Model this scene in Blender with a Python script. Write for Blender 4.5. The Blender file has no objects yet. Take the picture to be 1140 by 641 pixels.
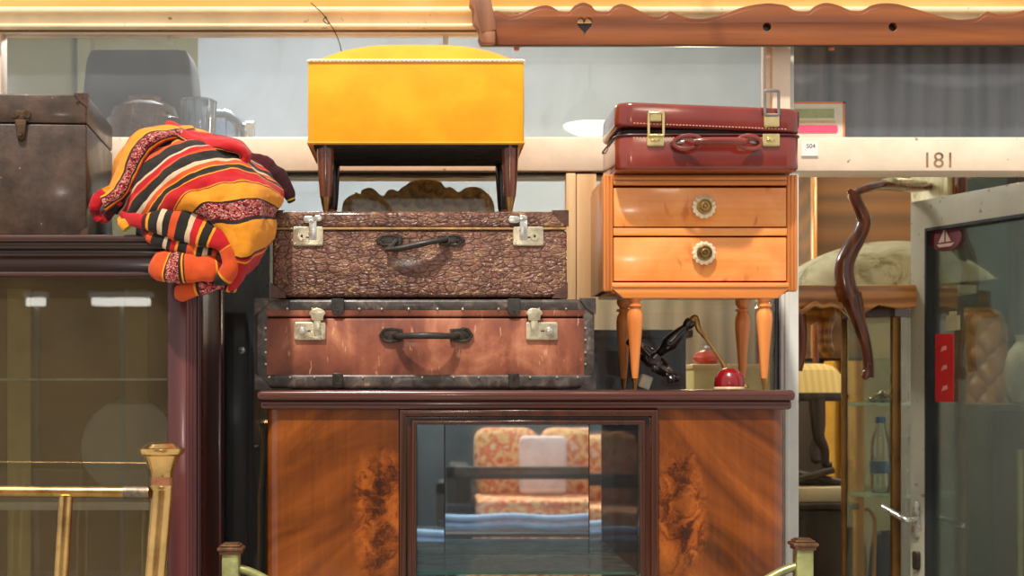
import bpy, bmesh, math, random
from mathutils import Vector, Matrix, Euler
random.seed(7)
SC = bpy.context.scene
COL = SC.collection
PI = math.pi
# ---- photo pixel -> metres at a depth plane (camera stands at y=-3, eye height 1.40, principal point 470,430)
CY, EYE, FPX, VX, VY = -3.0, 1.40, 1605.0, 470.0, 430.0
def S(y): return (y - CY) / FPX
def X(p, y=0.0): return (p - VX) * S(y)
def Z(p, y=0.0): return EYE + (VY - p) * S(y)
def P(px, py, y): return Vector((X(px, y), y, Z(py, y)))
# ---------------------------------------------------------------- materials
def lin(v):
    v /= 255.0
    return v / 12.92 if v <= 0.04045 else ((v + 0.055) / 1.055) ** 2.4
def rgb(r, g, b): return (lin(r), lin(g), lin(b), 1.0)
class NT:
    def __init__(s, name):
        s.m = bpy.data.materials.new(name); s.m.use_nodes = True
        s.t = s.m.node_tree; s.t.nodes.clear()
        s.o = s.t.nodes.new('ShaderNodeOutputMaterial')
        s.tc = s.t.nodes.new('ShaderNodeTexCoord')
    def new(s, typ, **kw):
        n = s.t.nodes.new(typ)
        for k, v in kw.items(): setattr(n, k, v)
        return n
    def link(s, a, b): s.t.links.new(a, b)
    def put(s, sock, v):
        if isinstance(v, bpy.types.NodeSocket): s.link(v, sock)
        else: sock.default_value = v
    def co(s, scale=(1, 1, 1), rot=(0, 0, 0), loc=(0, 0, 0), src='Object'):
        mp = s.new('ShaderNodeMapping')
        s.link(s.tc.outputs[src], mp.inputs['Vector'])
        mp.inputs['Scale'].default_value = scale; mp.inputs['Rotation'].default_value = rot; mp.inputs['Location'].default_value = loc
        return mp.outputs[0]
    def noise(s, vec, scale=5, detail=4, rough=.55, dist=0.0, out='Fac'):
        n = s.new('ShaderNodeTexNoise'); s.put(n.inputs['Vector'], vec)
        n.inputs['Scale'].default_value = scale; n.inputs['Detail'].default_value = detail
        n.inputs['Roughness'].default_value = rough; n.inputs['Distortion'].default_value = dist
        return n.outputs[out]
    def wave(s, vec, scale=5, dist=2, detail=2, dscale=1, typ='BANDS', direction='X', prof='SIN'):
        n = s.new('ShaderNodeTexWave'); s.put(n.inputs['Vector'], vec)
        n.wave_type = typ; n.wave_profile = prof
        if typ == 'BANDS': n.bands_direction = direction
        else: n.rings_direction = direction
        n.inputs['Scale'].default_value = scale; n.inputs['Distortion'].default_value = dist
        n.inputs['Detail'].default_value = detail; n.inputs['Detail Scale'].default_value = dscale
        return n.outputs['Fac']
    def vor(s, vec, scale=5, feat='F1', out='Distance', rnd=1.0):
        n = s.new('ShaderNodeTexVoronoi'); s.put(n.inputs['Vector'], vec); n.feature = feat
        n.inputs['Scale'].default_value = scale; n.inputs['Randomness'].default_value = rnd
        return n.outputs[out]
    def ramp(s, fac, stops, interp='LINEAR'):
        n = s.new('ShaderNodeValToRGB'); s.put(n.inputs['Fac'], fac)
        cr = n.color_ramp; cr.interpolation = interp
        while len(cr.elements) > 1: cr.elements.remove(cr.elements[-1])
        cr.elements[0].position = stops[0][0]; cr.elements[0].color = stops[0][1]
        for p, c in stops[1:]:
            e = cr.elements.new(p); e.color = c
        return n.outputs['Color']
    def mix(s, f, a, b, mode='MIX'):
        n = s.new('ShaderNodeMix', data_type='RGBA', blend_type=mode)
        s.put(n.inputs[0], f); s.put(n.inputs[6], a); s.put(n.inputs[7], b)
        return n.outputs[2]
    def math(s, op, a, b=0.0, c=None, clamp=False):
        n = s.new('ShaderNodeMath', operation=op); n.use_clamp = clamp
        s.put(n.inputs[0], a); s.put(n.inputs[1], b)
        if c is not None: s.put(n.inputs[2], c)
        return n.outputs[0]
    def sep(s, vec):
        n = s.new('ShaderNodeSeparateXYZ'); s.put(n.inputs[0], vec); return n.outputs
    def vadd(s, a, b):
        n = s.new('ShaderNodeVectorMath', operation='ADD'); s.put(n.inputs[0], a); s.put(n.inputs[1], b); return n.outputs[0]
    def vscale(s, a, k):
        n = s.new('ShaderNodeVectorMath', operation='SCALE'); s.put(n.inputs[0], a); n.inputs['Scale'].default_value = k; return n.outputs[0]
    def bump(s, h, strength=.3, dist=.01):
        n = s.new('ShaderNodeBump'); s.put(n.inputs['Height'], h)
        n.inputs['Strength'].default_value = strength; n.inputs['Distance'].default_value = dist
        return n.outputs[0]
    def pbr(s, color, rough=.5, metal=0.0, normal=None, coat=0.0, spec=.5, sheen=0.0, emit=None, estr=0.0):
        b = s.new('ShaderNodeBsdfPrincipled')
        s.put(b.inputs['Base Color'], color); s.put(b.inputs['Roughness'], rough); s.put(b.inputs['Metallic'], metal)
        b.inputs['Specular IOR Level'].default_value = spec; b.inputs['Coat Weight'].default_value = coat
        b.inputs['Coat Roughness'].default_value = .12; b.inputs['Sheen Weight'].default_value = sheen
        if normal is not None: s.link(normal, b.inputs['Normal'])
        if emit is not None:
            s.put(b.inputs['Emission Color'], emit); b.inputs['Emission Strength'].default_value = estr
        s.link(b.outputs[0], s.o.inputs['Surface'])
        return s.m
MATS = {}
def plain(name, c, rough=.5, metal=0.0, var=.12, nscale=25, bump=.05, coat=0.0, sheen=0.0, spec=.5):
    if name in MATS: return MATS[name]
    n = NT(name); v = n.co()
    f = n.noise(v, nscale, 5, .6)
    d = tuple(x * (1 - var * 2.2) for x in c[:3]) + (1,); l = tuple(min(1, x * (1 + var * 1.6)) for x in c[:3]) + (1,)
    col = n.ramp(f, [(.28, d), (.5, c), (.75, l)])
    r = n.ramp(n.noise(v, nscale * .5, 3), [(.3, (rough * .75,) * 3 + (1,)), (.7, (min(1, rough * 1.25),) * 3 + (1,))])
    MATS[name] = n.pbr(col, r, metal, n.bump(n.noise(v, nscale * 6, 3), bump, .004), coat, spec, sheen)
    return MATS[name]
def wood(name, dark, light, axis='Z', scale=10, rough=.35, coat=.3, stretch=12, rings=0.35, dark2=None):
    if name in MATS: return MATS[name]
    n = NT(name)
    sc = {'X': (1 / stretch, 1, 1), 'Y': (1, 1 / stretch, 1), 'Z': (1, 1, 1 / stretch)}[axis]
    v = n.co(sc)
    f1 = n.noise(v, scale * 3, 6, .6, .4)
    wv = n.wave(v, scale * .7, 6, 3, 1.2, direction={'X': 'Z', 'Y': 'X', 'Z': 'X'}[axis])
    f = n.math('ADD', n.math('MULTIPLY', f1, 1 - rings), n.math('MULTIPLY', wv, rings))
    mid = tuple((a + b) / 2 for a, b in zip(dark, light))
    col = n.ramp(f, [(.22, dark), (.5, mid), (.78, light)])
    pore = n.noise(v, scale * 16, 3, .5)
    col = n.mix(n.math('MULTIPLY', n.ramp(pore, [(.55, (0, 0, 0, 1)), (.75, (1, 1, 1, 1))]), .35), col, dark2 or dark)
    MATS[name] = n.pbr(col, rough, 0, n.bump(pore, .06, .003), coat)
    return MATS[name]
def glass(name, tint=(1, 1, 1, 1), refl=1.0, dust_haze=0.03, dcol=(.8, .82, .84, 1), smear=4, rough=0.0):
    if name in MATS: return MATS[name]
    n = NT(name)
    tr = n.new('ShaderNodeBsdfTransparent'); tr.inputs[0].default_value = tint
    gl = n.new('ShaderNodeBsdfGlossy'); gl.inputs['Roughness'].default_value = rough
    fr = n.new('ShaderNodeFresnel'); fr.inputs['IOR'].default_value = 1.5
    mx = n.new('ShaderNodeMixShader'); n.link(n.math('MULTIPLY', fr.outputs[0], refl, clamp=True), mx.inputs[0])
    n.link(tr.outputs[0], mx.inputs[1]); n.link(gl.outputs[0], mx.inputs[2])
    df = n.new('ShaderNodeBsdfDiffuse'); df.inputs[0].default_value = dcol  # diffuse film: dust and smears, plus painted-in haze of reflections
    v = n.co((1, 1, .6), (0, .5, 0))
    dd = n.ramp(n.noise(v, smear, 8, .62, 1.2), [(.35, (dust_haze * .5,) * 3 + (1,)), (.6, (dust_haze,) * 3 + (1,)), (.72, (min(1, dust_haze * 2.6),) * 3 + (1,))])
    m2 = n.new('ShaderNodeMixShader'); n.link(dd, m2.inputs[0]); n.link(mx.outputs[0], m2.inputs[1]); n.link(df.outputs[0], m2.inputs[2])
    n.link(m2.outputs[0], n.o.inputs['Surface'])
    MATS[name] = n.m; return n.m
def emitter(name, c, strength):
    n = NT(name); e = n.new('ShaderNodeEmission'); e.inputs[0].default_value = c; e.inputs[1].default_value = strength
    n.link(e.outputs[0], n.o.inputs['Surface']); MATS[name] = n.m; return n.m
# ---------------------------------------------------------------- geometry helpers
def catmull(pts, n):
    pts = [Vector(p) for p in pts]
    if len(pts) == 2:
        return [pts[0].lerp(pts[1], i / n) for i in range(n + 1)]
    out = []
    q = [pts[0] * 2 - pts[1]] + pts + [pts[-1] * 2 - pts[-2]]
    m = len(pts) - 1
    for i in range(n + 1):
        t = i / n * m; k = min(int(t), m - 1); u = t - k
        a, b, c, d = q[k], q[k + 1], q[k + 2], q[k + 3]
        out.append(.5 * ((2 * b) + (c - a) * u + (2 * a - 5 * b + 4 * c - d) * u * u + (3 * b - a - 3 * c + d) * u ** 3))
    return out
def interp(vals, t):
    if not isinstance(vals, (list, tuple)): return vals
    m = len(vals) - 1; x = min(max(t, 0), 1) * m; k = min(int(x), m - 1); u = x - k
    return vals[k] * (1 - u) + vals[k + 1] * u
class MB:
    def __init__(s, origin=(0, 0, 0)):
        s.b = bmesh.new(); s.uv = s.b.loops.layers.uv.new('UVMap'); s.o = Vector(origin); s.mi = 0
    def _fin(s, faces):
        for f in faces: f.material_index = s.mi
    def box(s, x0, x1, y0, y1, z0, z1, bev=0.0, seg=2, rot=None, piv=None):
        r = bmesh.ops.create_cube(s.b, size=1.0); vs = r['verts']
        for v in vs:
            v.co = Vector(((x0 + x1) / 2 + v.co.x * (x1 - x0), (y0 + y1) / 2 + v.co.y * (y1 - y0), (z0 + z1) / 2 + v.co.z * (z1 - z0)))
        fs = list({f for v in vs for f in v.link_faces})
        if bev > 0:
            es = list({e for v in vs for e in v.link_edges})
            rr = bmesh.ops.bevel(s.b, geom=es, offset=bev, segments=seg, profile=.5, affect='EDGES')
            vs = list({v for f in rr['faces'] for v in f.verts} | {v for v in vs if v.is_valid})
            fs = list({f for v in vs for f in v.link_faces})
        if rot is not None:
            c = Vector(piv) if piv is not None else Vector(((x0 + x1) / 2, (y0 + y1) / 2, (z0 + z1) / 2))
            R = Euler(rot).to_matrix()
            for v in vs: v.co = c + R @ (v.co - c)
        s._fin(fs); return vs
    def grid(s, pts, uv=True, closeu=False, closev=False):
        nu, nv = len(pts), len(pts[0])
        V = [[s.b.verts.new(p) for p in row] for row in pts]
        for i in range(nu if closeu else nu - 1):
            for j in range(nv if closev else nv - 1):
                i2, j2 = (i + 1) % nu, (j + 1) % nv
                try: f = s.b.faces.new((V[i][j], V[i][j2], V[i2][j2], V[i2][j]))
                except ValueError: continue
                f.material_index = s.mi
                for l, (a, c) in zip(f.loops, ((i, j), (i, j + 1), (i + 1, j + 1), (i + 1, j))):
                    l[s.uv].uv = (a / (nu if closeu else nu - 1), c / (nv if closev else nv - 1))
        return V
    def tube(s, path, r=.01, n=12, samples=None, cap=True, flat=None, twist=0.0, smoothpath=True, up=None):
        """sweep of an ellipse along a path; r scalar or list; flat = ratio (or list) of the second radius"""
        ns = samples or max(6, 6 * (len(path) - 1))
        pts = catmull(path, ns) if smoothpath else [Vector(p) for p in path]
        N = len(pts); rows = []
        t0 = (pts[1] - pts[0]).normalized()
        ref = Vector(up) if up is not None else (Vector((0, 0, 1)) if abs(t0.z) < .9 else Vector((0, 1, 0)))
        side = t0.cross(ref).normalized()
        for i, p in enumerate(pts):
            t = (pts[min(i + 1, N - 1)] - pts[max(i - 1, 0)])
            if t.length < 1e-9: t = t0
            t = t.normalized()
            side = (side - t * side.dot(t)).normalized(); nb = t.cross(side)
            u = i / (N - 1); ra = interp(r, u); rb = ra * interp(flat, u) if flat is not None else ra
            rows.append([p + side * (math.cos(2 * PI * k / n + twist) * ra) + nb * (math.sin(2 * PI * k / n + twist) * rb) for k in range(n)])
        V = s.grid(rows, closev=True)
        if cap:
            for row, rev in ((V[0], False), (V[-1], True)):
                try:
                    f = s.b.faces.new(row if not rev else row[::-1]); f.material_index = s.mi
                    for l in f.loops: l[s.uv].uv = (0.0 if not rev else 1.0, .5)
                except ValueError: pass
    def lathe(s, prof, c=(0, 0, 0), axis='Z', n=24, scallop=0, depth=0.0, tilt=None):
        """prof: list of (radius, height)"""
        c = Vector(c); rows = []
        R = Euler(tilt).to_matrix() if tilt is not None else None
        for r, h in prof:
            row = []
            for k in range(n):
                a = 2 * PI * k / n; rr = max(r, 1e-5) * (1 + depth * math.cos(a * scallop)) if scallop else max(r, 1e-5)
                if axis == 'Z': q = Vector((rr * math.cos(a), rr * math.sin(a), h))
                elif axis == 'Y': q = Vector((rr * math.cos(a), h, rr * math.sin(a)))
                else: q = Vector((h, rr * math.cos(a), rr * math.sin(a)))
                if R is not None: q = R @ q
                row.append(c + q)
            rows.append(row)
        V = s.grid(rows, closev=True)
        for row in (V[0], V[-1]):
            try: f = s.b.faces.new(row); f.material_index = s.mi
            except ValueError: pass
    def hull(s, pts):
        vs = [s.b.verts.new(p) for p in pts]
        r = bmesh.ops.convex_hull(s.b, input=vs)
        for g in r['geom']:
            if isinstance(g, bmesh.types.BMFace): g.material_index = s.mi
        dead = list({v for v in list(r.get('geom_interior', [])) + list(r.get('geom_unused', [])) if isinstance(v, bmesh.types.BMVert)})
        if dead: bmesh.ops.delete(s.b, geom=dead, context='VERTS')
    def prism(s, loops, a, b, plane='XZ', bev=0.0):
        """loops: list of closed outlines (first outer, rest holes) in 2D; extruded between a and b of the third axis"""
        cu = bpy.data.curves.new('tmp', 'CURVE'); cu.dimensions = '2D'; cu.fill_mode = 'BOTH'
        bev = min(bev, abs(b - a) * .45)
        cu.extrude = abs(b - a) / 2 - bev; cu.bevel_depth = bev; cu.bevel_resolution = 2; cu.offset = -bev
        for L in loops:
            sp = cu.splines.new('POLY'); sp.points.add(len(L) - 1); sp.use_cyclic_u = True
            for p, q in zip(sp.points, L): p.co = (q[0], q[1], 0, 1)
        ob = bpy.data.objects.new('tmp', cu); COL.objects.link(ob)
        dg = bpy.context.evaluated_depsgraph_get(); dg.update()
        me = bpy.data.meshes.new_from_object(ob.evaluated_get(dg))
        bpy.data.objects.remove(ob); bpy.data.curves.remove(cu)
        s.addmesh(me, lambda v: {'XZ': Vector((v.x, (a + b) / 2 - v.z, v.y)), 'XY': Vector((v.x, v.y, (a + b) / 2 + v.z)), 'YZ': Vector(((a + b) / 2 + v.z, v.x, v.y))}[plane])
        bpy.data.meshes.remove(me)
    def addmesh(s, me, f):
        vs = [s.b.verts.new(f(v.co)) for v in me.vertices]
        for p in me.polygons:
            try: fa = s.b.faces.new([vs[i] for i in p.vertices]); fa.material_index = s.mi
            except ValueError: pass
    def text(s, body, size, f):
        cu = bpy.data.curves.new('tmp', 'FONT'); cu.body = body; cu.size = size; cu.extrude = .0004; cu.align_x = 'CENTER'; cu.align_y = 'CENTER'
        ob = bpy.data.objects.new('tmp', cu); COL.objects.link(ob)
        dg = bpy.context.evaluated_depsgraph_get(); dg.update()
        me = bpy.data.meshes.new_from_object(ob.evaluated_get(dg))
        bpy.data.objects.remove(ob); bpy.data.curves.remove(cu)
        s.addmesh(me, f); bpy.data.meshes.remove(me)
    def wrinkle(s, amp, scale, seed=0.0):
        from mathutils import noise
        s.b.normal_update(); o = Vector((seed, seed * 1.7, 0))
        for v in s.b.verts: v.co += v.normal * noise.noise(v.co * scale + o) * amp
        return s
    def rotate(s, eul, piv):
        R = Euler(eul).to_matrix(); c = Vector(piv)
        for v in s.b.verts: v.co = c + R @ (v.co - c)
        return s
    def build(s, name, mats, parent=None, smooth=True, ang=38, subsurf=0, solid=0.0):
        b = s.b
        bmesh.ops.remove_doubles(b, verts=b.verts, dist=1e-6)
        bmesh.ops.recalc_face_normals(b, faces=b.faces)
        for v in b.verts: v.co -= s.o
        if smooth:
            for f in b.faces: f.smooth = True
            for e in b.edges:
                if len(e.link_faces) == 2 and e.calc_face_angle(0) > math.radians(ang): e.smooth = False
        me = bpy.data.meshes.new(name); b.to_mesh(me); b.free()
        for m in (mats if isinstance(mats, (list, tuple)) else [mats]): me.materials.append(m)
        ob = bpy.data.objects.new(name, me); COL.objects.link(ob)
        if parent is not None:
            ob.parent = parent
        else: ob.location = s.o
        if solid:
            md = ob.modifiers.new('thick', 'SOLIDIFY'); md.thickness = solid; md.offset = 0
        if subsurf:
            md = ob.modifiers.new('sub', 'SUBSURF'); md.levels = subsurf; md.render_levels = subsurf
        return ob
class Thing:
    """an Empty at the thing's base; parts are meshes parented to it, built in world metres"""
    def __init__(s, name, label, cat, base, group=None, kind=None):
        e = bpy.data.objects.new(name, None); COL.objects.link(e); e.location = base; e.empty_display_size = .05
        if label: e['label'] = label
        if cat: e['category'] = cat
        if group: e['group'] = group
        if kind: e['kind'] = kind
        s.e = e; s.base = Vector(base)
    def mb(s): return MB(s.base)
    def part(s, name, mat, fn, parent=None, label=None, **kw):
        m = MB(s.base); fn(m); o = m.build(name, mat, parent or s.e, **kw)
        if label: o['label'] = label
        return o
def tag(o, label, cat, group=None):
    o['label'] = label; o['category'] = cat
    if group: o['group'] = group
    return o
def struct(name, mat, fn, parent=None, **kw):
    m = MB(); fn(m); o = m.build(name, mat, parent, **kw)
    if parent is None: o['kind'] = 'structure'
    return o
def rrect(x0, x1, z0, z1, r, n=6):
    out = []
    for cx, cz, a0 in ((x1 - r, z1 - r, 0), (x0 + r, z1 - r, PI / 2), (x0 + r, z0 + r, PI), (x1 - r, z0 + r, 1.5 * PI)):
        for k in range(n + 1):
            a = a0 + PI / 2 * k / n; out.append((cx + r * math.cos(a), cz + r * math.sin(a)))
    return out
def circ(cx, cz, r, n=24): return [(cx + r * math.cos(2 * PI * k / n), cz + r * math.sin(2 * PI * k / n)) for k in range(n)]
WORLD, SUN, SHOP, SHOP2, SHOP3, EXPO, FILL_GLOBE = 0.72, 4.6, 60, 34, 16, 0.0, 18
# ================================================================ shared materials
m_plum = wood('plum_wood', rgb(60, 26, 27), rgb(100, 46, 44), 'Z', 9, .3, .35)
m_plumx = wood('plum_wood_long', rgb(60, 28, 26), rgb(112, 56, 48), 'X', 9, .28, .4)
m_darkx = wood('dark_brown_wood_long', rgb(40, 22, 18), rgb(78, 44, 34), 'X', 9, .3, .35)
m_mahog = wood('mahogany_frame', rgb(40, 18, 9), rgb(78, 38, 20), 'Z', 9, .22, .5, 12, .08)
m_mahogx = wood('mahogany_long', rgb(54, 22, 15), rgb(100, 48, 34), 'X', 9, .22, .5, 14, .15)
m_inner = wood('inner_brown_wood', rgb(58, 32, 16), rgb(108, 66, 34), 'Z', 8, .9, 0)
m_honey = wood('honey_wood', rgb(206, 116, 48), rgb(246, 160, 82), 'Z', 9, .3, .35, 10, .3)
m_honeyx = wood('honey_wood_long', rgb(206, 116, 48), rgb(246, 162, 84), 'X', 9, .3, .35, 10, .3)
m_pine = wood('yellow_pine', rgb(240, 174, 84), rgb(255, 216, 140), 'X', 6, .5, .1, 10, .4)
m_pelmet = wood('red_brown_oak', rgb(94, 44, 13), rgb(154, 85, 34), 'X', 9, .45, .08, 16, .25, rgb(110, 52, 28))
m_brass = plain('aged_brass', rgb(176, 138, 84), .32, 1.0, .26, 18, .05)
m_brass2 = plain('polished_gold_brass', rgb(226, 184, 118), .22, 1.0, .2, 14, .05)
m_nickel = plain('dull_nickel', rgb(214, 202, 172), .3, .85, .12, 60, .06)
m_silver = plain('worn_silver', rgb(216, 212, 204), .28, .9, .1, 60, .06)
m_steel = plain('grey_steel', rgb(150, 146, 140), .35, .9, .1)
m_dark = plain('black_lacquer', rgb(26, 22, 20), .22, 0, .2, 12, .04, .4)
m_black = plain('black_cloth', rgb(20, 19, 17), .8, 0, .2, 60, .1)
m_blackleather = plain('black_leather', rgb(50, 42, 38), .45, 0, .25, 40, .25)
# cream painted woodwork with specks and wear
def cream(name, c, worn=.66):
    n = NT(name); v = n.co()
    f = n.noise(v, 7, 5, .6); col = n.ramp(f, [(.3, tuple(x * .82 for x in c[:3]) + (1,)), (.55, c), (.8, tuple(min(1, x * 1.08) for x in c[:3]) + (1,))])
    sp = n.ramp(n.noise(v, 42, 2, .5), [(worn, (0, 0, 0, 1)), (worn + .05, (1, 1, 1, 1))])
    col = n.mix(n.math('MULTIPLY', sp, .7), col, rgb(122, 84, 56))
    MATS[name] = n.pbr(col, .45, 0, n.bump(n.noise(v, 60, 3), .08, .004)); return MATS[name]
m_cream = cream('cream_paint', rgb(246, 222, 196), .72)
m_cream2 = cream('cream_moulding_paint', rgb(252, 230, 188), .7)
m_greypaint = cream('grey_white_paint', rgb(206, 204, 196), .7)
m_doorpaint = cream('grey_green_door_paint', rgb(176, 172, 150), .66)
m_pane = glass('window_glass', (.95, .97, .98, 1), 1.3, .085, (.80, .87, .95, 1), 3.2)
m_pane_low = glass('lower_window_glass', (.92, .94, .95, 1), 1.2, .04, (.6, .65, .66, 1), 3)
m_pane_vit = glass('vitrine_glass', (.93, .92, .86, 1), 1.7, .09, (.46, .37, .22, 1), 2.2)  # warm brown film paints in the street's reflection
m_pane_door = glass('door_glass', (.74, .79, .74, 1), .6, .05, (.42, .46, .38, 1), 2.0)
m_clear = glass('clear_glass', (.98, .99, .99, 1), 1.1, .018, (.85, .9, .92, 1), 3)
m_shelfglass = glass('shelf_glass', (.72, .9, .86, 1), .8, .5, (.82, 1.0, .92, 1), 8)  # pale diffuse film stands in for reflected brightness
m_edgeglass = plain('green_glass_edge', rgb(40, 150, 130), .1, 0, .1, 20, .0)
m_crystal = glass('crystal_glass', (.86, .9, .93, 1), 3.5, .08, (.9, .92, .95, 1), 30)
m_amber = glass('amber_glass', (.70, .48, .32, 1), 1.6, .42, (.42, .24, .13, 1), 12)
m_mirror = plain('silvered_mirror', rgb(226, 234, 234), .015, 1.0, .01, 3, 0)
# ================================================================ setting
WY = .45                                     # shopfront plane
def b(x0, x1, y0, y1, z0, z1, bev=.002): return lambda m: m.box(x0, x1, y0, y1, z0, z1, bev)
m_floor = plain('worn_floor', rgb(120, 112, 102), .6, 0, .15, 8, .1)
m_pave = plain('grey_paving', rgb(168, 166, 162), .8, 0, .18, 12, .2)
m_wallin = plain('pale_plaster', rgb(206, 216, 226), .8, 0, .05, 3, .05)
m_wallout = plain('blue_grey_render', rgb(158, 172, 184), .85, 0, .1, 4, .1)
m_wainscot = wood('dark_wainscot', rgb(120, 104, 84), rgb(168, 150, 122), 'Z', 5, .5, .1)
m_amberwood = wood('amber_panelling', rgb(176, 116, 40), rgb(236, 182, 88), 'Z', 7, .4, .2)
struct('floor', m_floor, b(-2.6, 3.2, .5, 3.6, -.1, 0))
struct('ground', m_pave, b(-4.5, 5.5, -8.2, .5, -.1, 0))
m_wallol = plain('olive_plaster', rgb(150, 144, 108), .8, 0, .08, 3, .05)
struct('wall_back', [m_wallin, m_wainscot, m_wallol], lambda m: (m.box(-.98, 3.2, 3.3, 3.4, 1.95, 3.1), setattr(m, 'mi', 1), m.box(-2.6, 3.2, 3.27, 3.4, 0, 1.95), setattr(m, 'mi', 2), m.box(-2.6, -.98, 3.29, 3.4, 1.95, 3.1), m.box(X(85, 3.2), X(100, 3.2), 3.22, 3.29, 1.95, 3.0)))
struct('wall_left', m_wallin, b(-2.6, -2.5, .5, 3.4, 0, 3.1))
struct('wall_right', m_wallin, b(3.1, 3.2, .5, 3.4, 0, 3.1))
struct('ceiling', m_wallin, b(-2.6, 3.2, .5, 3.4, 3.0, 3.1))
struct('wall_front', m_wallout, b(-2.6, 3.2, .42, .55, 2.62, 3.5))
m_street = plain('tan_facade', rgb(168, 128, 84), .85, 0, .3, 1.2, .1)
struct('wall_street', [m_wallout, m_street], lambda m: (m.box(-.55, 5.5, -8.2, -8.0, 0, 2.6), setattr(m, 'mi', 1), m.box(-4.5, -.55, -8.2, -8.0, 0, 2.6)))
XL, XR = X(-260, WY), X(1330, WY)
struct('trim_1', m_pine, lambda m: (m.box(XL, XR, .414, .52, Z(12.5, WY), 2.62, .003)))
def mould(m):
    m.box(XL, XR, .42, .52, Z(34, WY), Z(13.5, WY), .003)
    m.box(XL, XR, .405, .45, Z(19, WY), Z(12.5, WY), .004)
    m.box(XL, XR, .412, .45, Z(34.5, WY), Z(30.5, WY), .003)
struct('trim_2', m_cream2, mould)
struct('trim_3', m_cream, lambda m: m.box(XL, XR, .425, .53, Z(192, WY), Z(155, WY), .003))
struct('trim_4', m_cream, lambda m: m.box(X(858, WY), X(878, WY), .432, .52, Z(155, WY), Z(34, WY), .003))
struct('trim_5', m_greypaint, lambda m: (m.box(X(867, WY), X(887, WY), .43, .54, 0, Z(192, WY), .003), m.box(X(871, WY), X(876, WY), .424, .44, 0, Z(192, WY), .002)))
def window(n, x0, x1, z0, z1, pm, fm, fw=.012):
    e = bpy.data.objects.new('window_%d' % n, None); COL.objects.link(e); e['kind'] = 'structure'
    def fr(m):
        m.box(x0, x0 + fw, .446, .5, z0, z1, .002); m.box(x1 - fw, x1, .446, .5, z0, z1, .002)
        m.box(x0, x1, .448, .5, z0, z0 + fw * .5, .001); m.box(x0, x1, .448, .5, z1 - fw * .5, z1, .001)
    struct('window_frame', fm, fr, e)
    struct('pane', pm, lambda m: m.box(x0 + .002, x1 - .002, .468, .473, z0, z1), e)
    return e
window(1, X(-4, WY), X(858, WY), Z(155.5, WY), Z(34, WY), m_pane, m_cream)
window(2, X(878, WY), XR - .02, Z(155.5, WY), Z(34, WY), m_pane, m_greypaint)
window(3, XL + .02, X(867, WY), .04, Z(192.5, WY), m_pane_low, m_dark, .01)
struct('trim_6', m_cream, lambda m: (m.box(XL, X(858, WY), .5, 1.0, Z(160, WY) - .012, Z(160, WY), .002), m.box(X(858, WY), XR, .5, .60, Z(160, WY) - .012, Z(160, WY), .002)))      # ledge behind the upper windows
struct('trim_7', wood('pale_boards', rgb(206, 158, 106), rgb(244, 208, 160), 'Z', 8, .5, .1), lambda m: (m.box(X(630, .43), X(641, .43), .425, .455, Z(338, .43), Z(193, .43), .002), m.box(X(642, .43), X(664, .43), .43, .455, Z(338, .43), Z(193, .43), .002)))
struct('trim_8', plain('olive_frame_strip', rgb(112, 96, 62), .7, 0, .2), lambda m: m.box(XL, X(858, WY), .440, .47, Z(36, WY), Z(34, WY)))  # olive strip along the top of the window frame
# hairline crack lines and number marks on the rail
def carved(m):
    zc, xc = Z(179, .425), X(1045, .425)
    m.text('181', .052, lambda v: Vector((xc + v.x * 1.05, .4245 + .4 * (-v.z), zc + v.y)))
rail = bpy.data.objects['trim_3']
struct('carved_number', plain('worn_number', rgb(140, 112, 84), .7, 0, .35, 60, .3), carved, rail)
# number label stuck on the rail
t = Thing('number_label', 'small white label printed 504 on the cream rail beside the red vanity case', 'label', (X(902, .42), .4245, Z(174, .42)))
m_white = plain('white_card', rgb(236, 236, 232), .6, 0, .03, 20, .02)
m_ink = plain('black_ink', rgb(24, 24, 26), .6, 0, .05)
t.part('card', m_white, lambda m: m.box(X(892.5, .42), X(911, .42), .4225, .4248, Z(174, .42), Z(157.5, .42)))
t.part('printed_number', m_ink, lambda m: m.text('504', .0145, lambda v: Vector((X(903, .42) + v.x, .4222, Z(162.5, .42) + v.y))))
t.part('border_line', plain('pale_grey_ink', rgb(170, 172, 172), .6, 0, .05), lambda m: m.box(X(892.5, .42), X(911, .42), .4220, .4226, Z(174, .42), Z(173, .42)))
# notice card standing behind the upper right pane, its veneer board behind it
m_veneer = wood('grey_brown_veneer', rgb(66, 56, 52), rgb(160, 146, 136), 'Z', 9, .45, .1, 14, .3)
vb = MB((X(1010, .56), .56, Z(160, WY) + .0005)); vb.box(X(880, .56), X(1330, .56), .55, .575, Z(160, WY) + .0005, Z(24, .56), .002)
tag(vb.build('veneer_board', m_veneer), 'grey-brown wood-grain board filling the upper right window', 'board')
t = Thing('notice_card', 'orange-edged paper notice with a pink stripe stuck on the upper right window', 'notice', (X(905, .462), .464, Z(155.5, .462)))
t.part('card', plain('cream_paper', rgb(214, 208, 186), .7, 0, .05), lambda m: m.box(X(880, .462), X(941, .462), .4655, .4678, Z(154, .462), Z(113, .462)))
def nb(m):
    for x0, x1, z0, z1 in ((880, 941, 113, 115), (880, 941, 152.5, 154.5), (939, 941, 113, 154)):
        m.box(X(x0, .462), X(x1, .462), .4638, .4656, Z(z1, .462), Z(z0, .462))
t.part('orange_border', plain('orange_ink', rgb(214, 128, 84), .6, 0, .05), nb)
t.part('green_panel', plain('olive_ink', rgb(158, 166, 116), .6, 0, .1, 80), lambda m: m.box(X(884, .462), X(929, .462), .4640, .4656, Z(131, .462), Z(121, .462)))
t.part('ochre_line', plain('ochre_ink', rgb(196, 170, 110), .6, 0, .1, 80), lambda m: m.box(X(884, .462), X(930, .462), .4640, .4656, Z(136.5, .462), Z(134, .462)))
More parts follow.
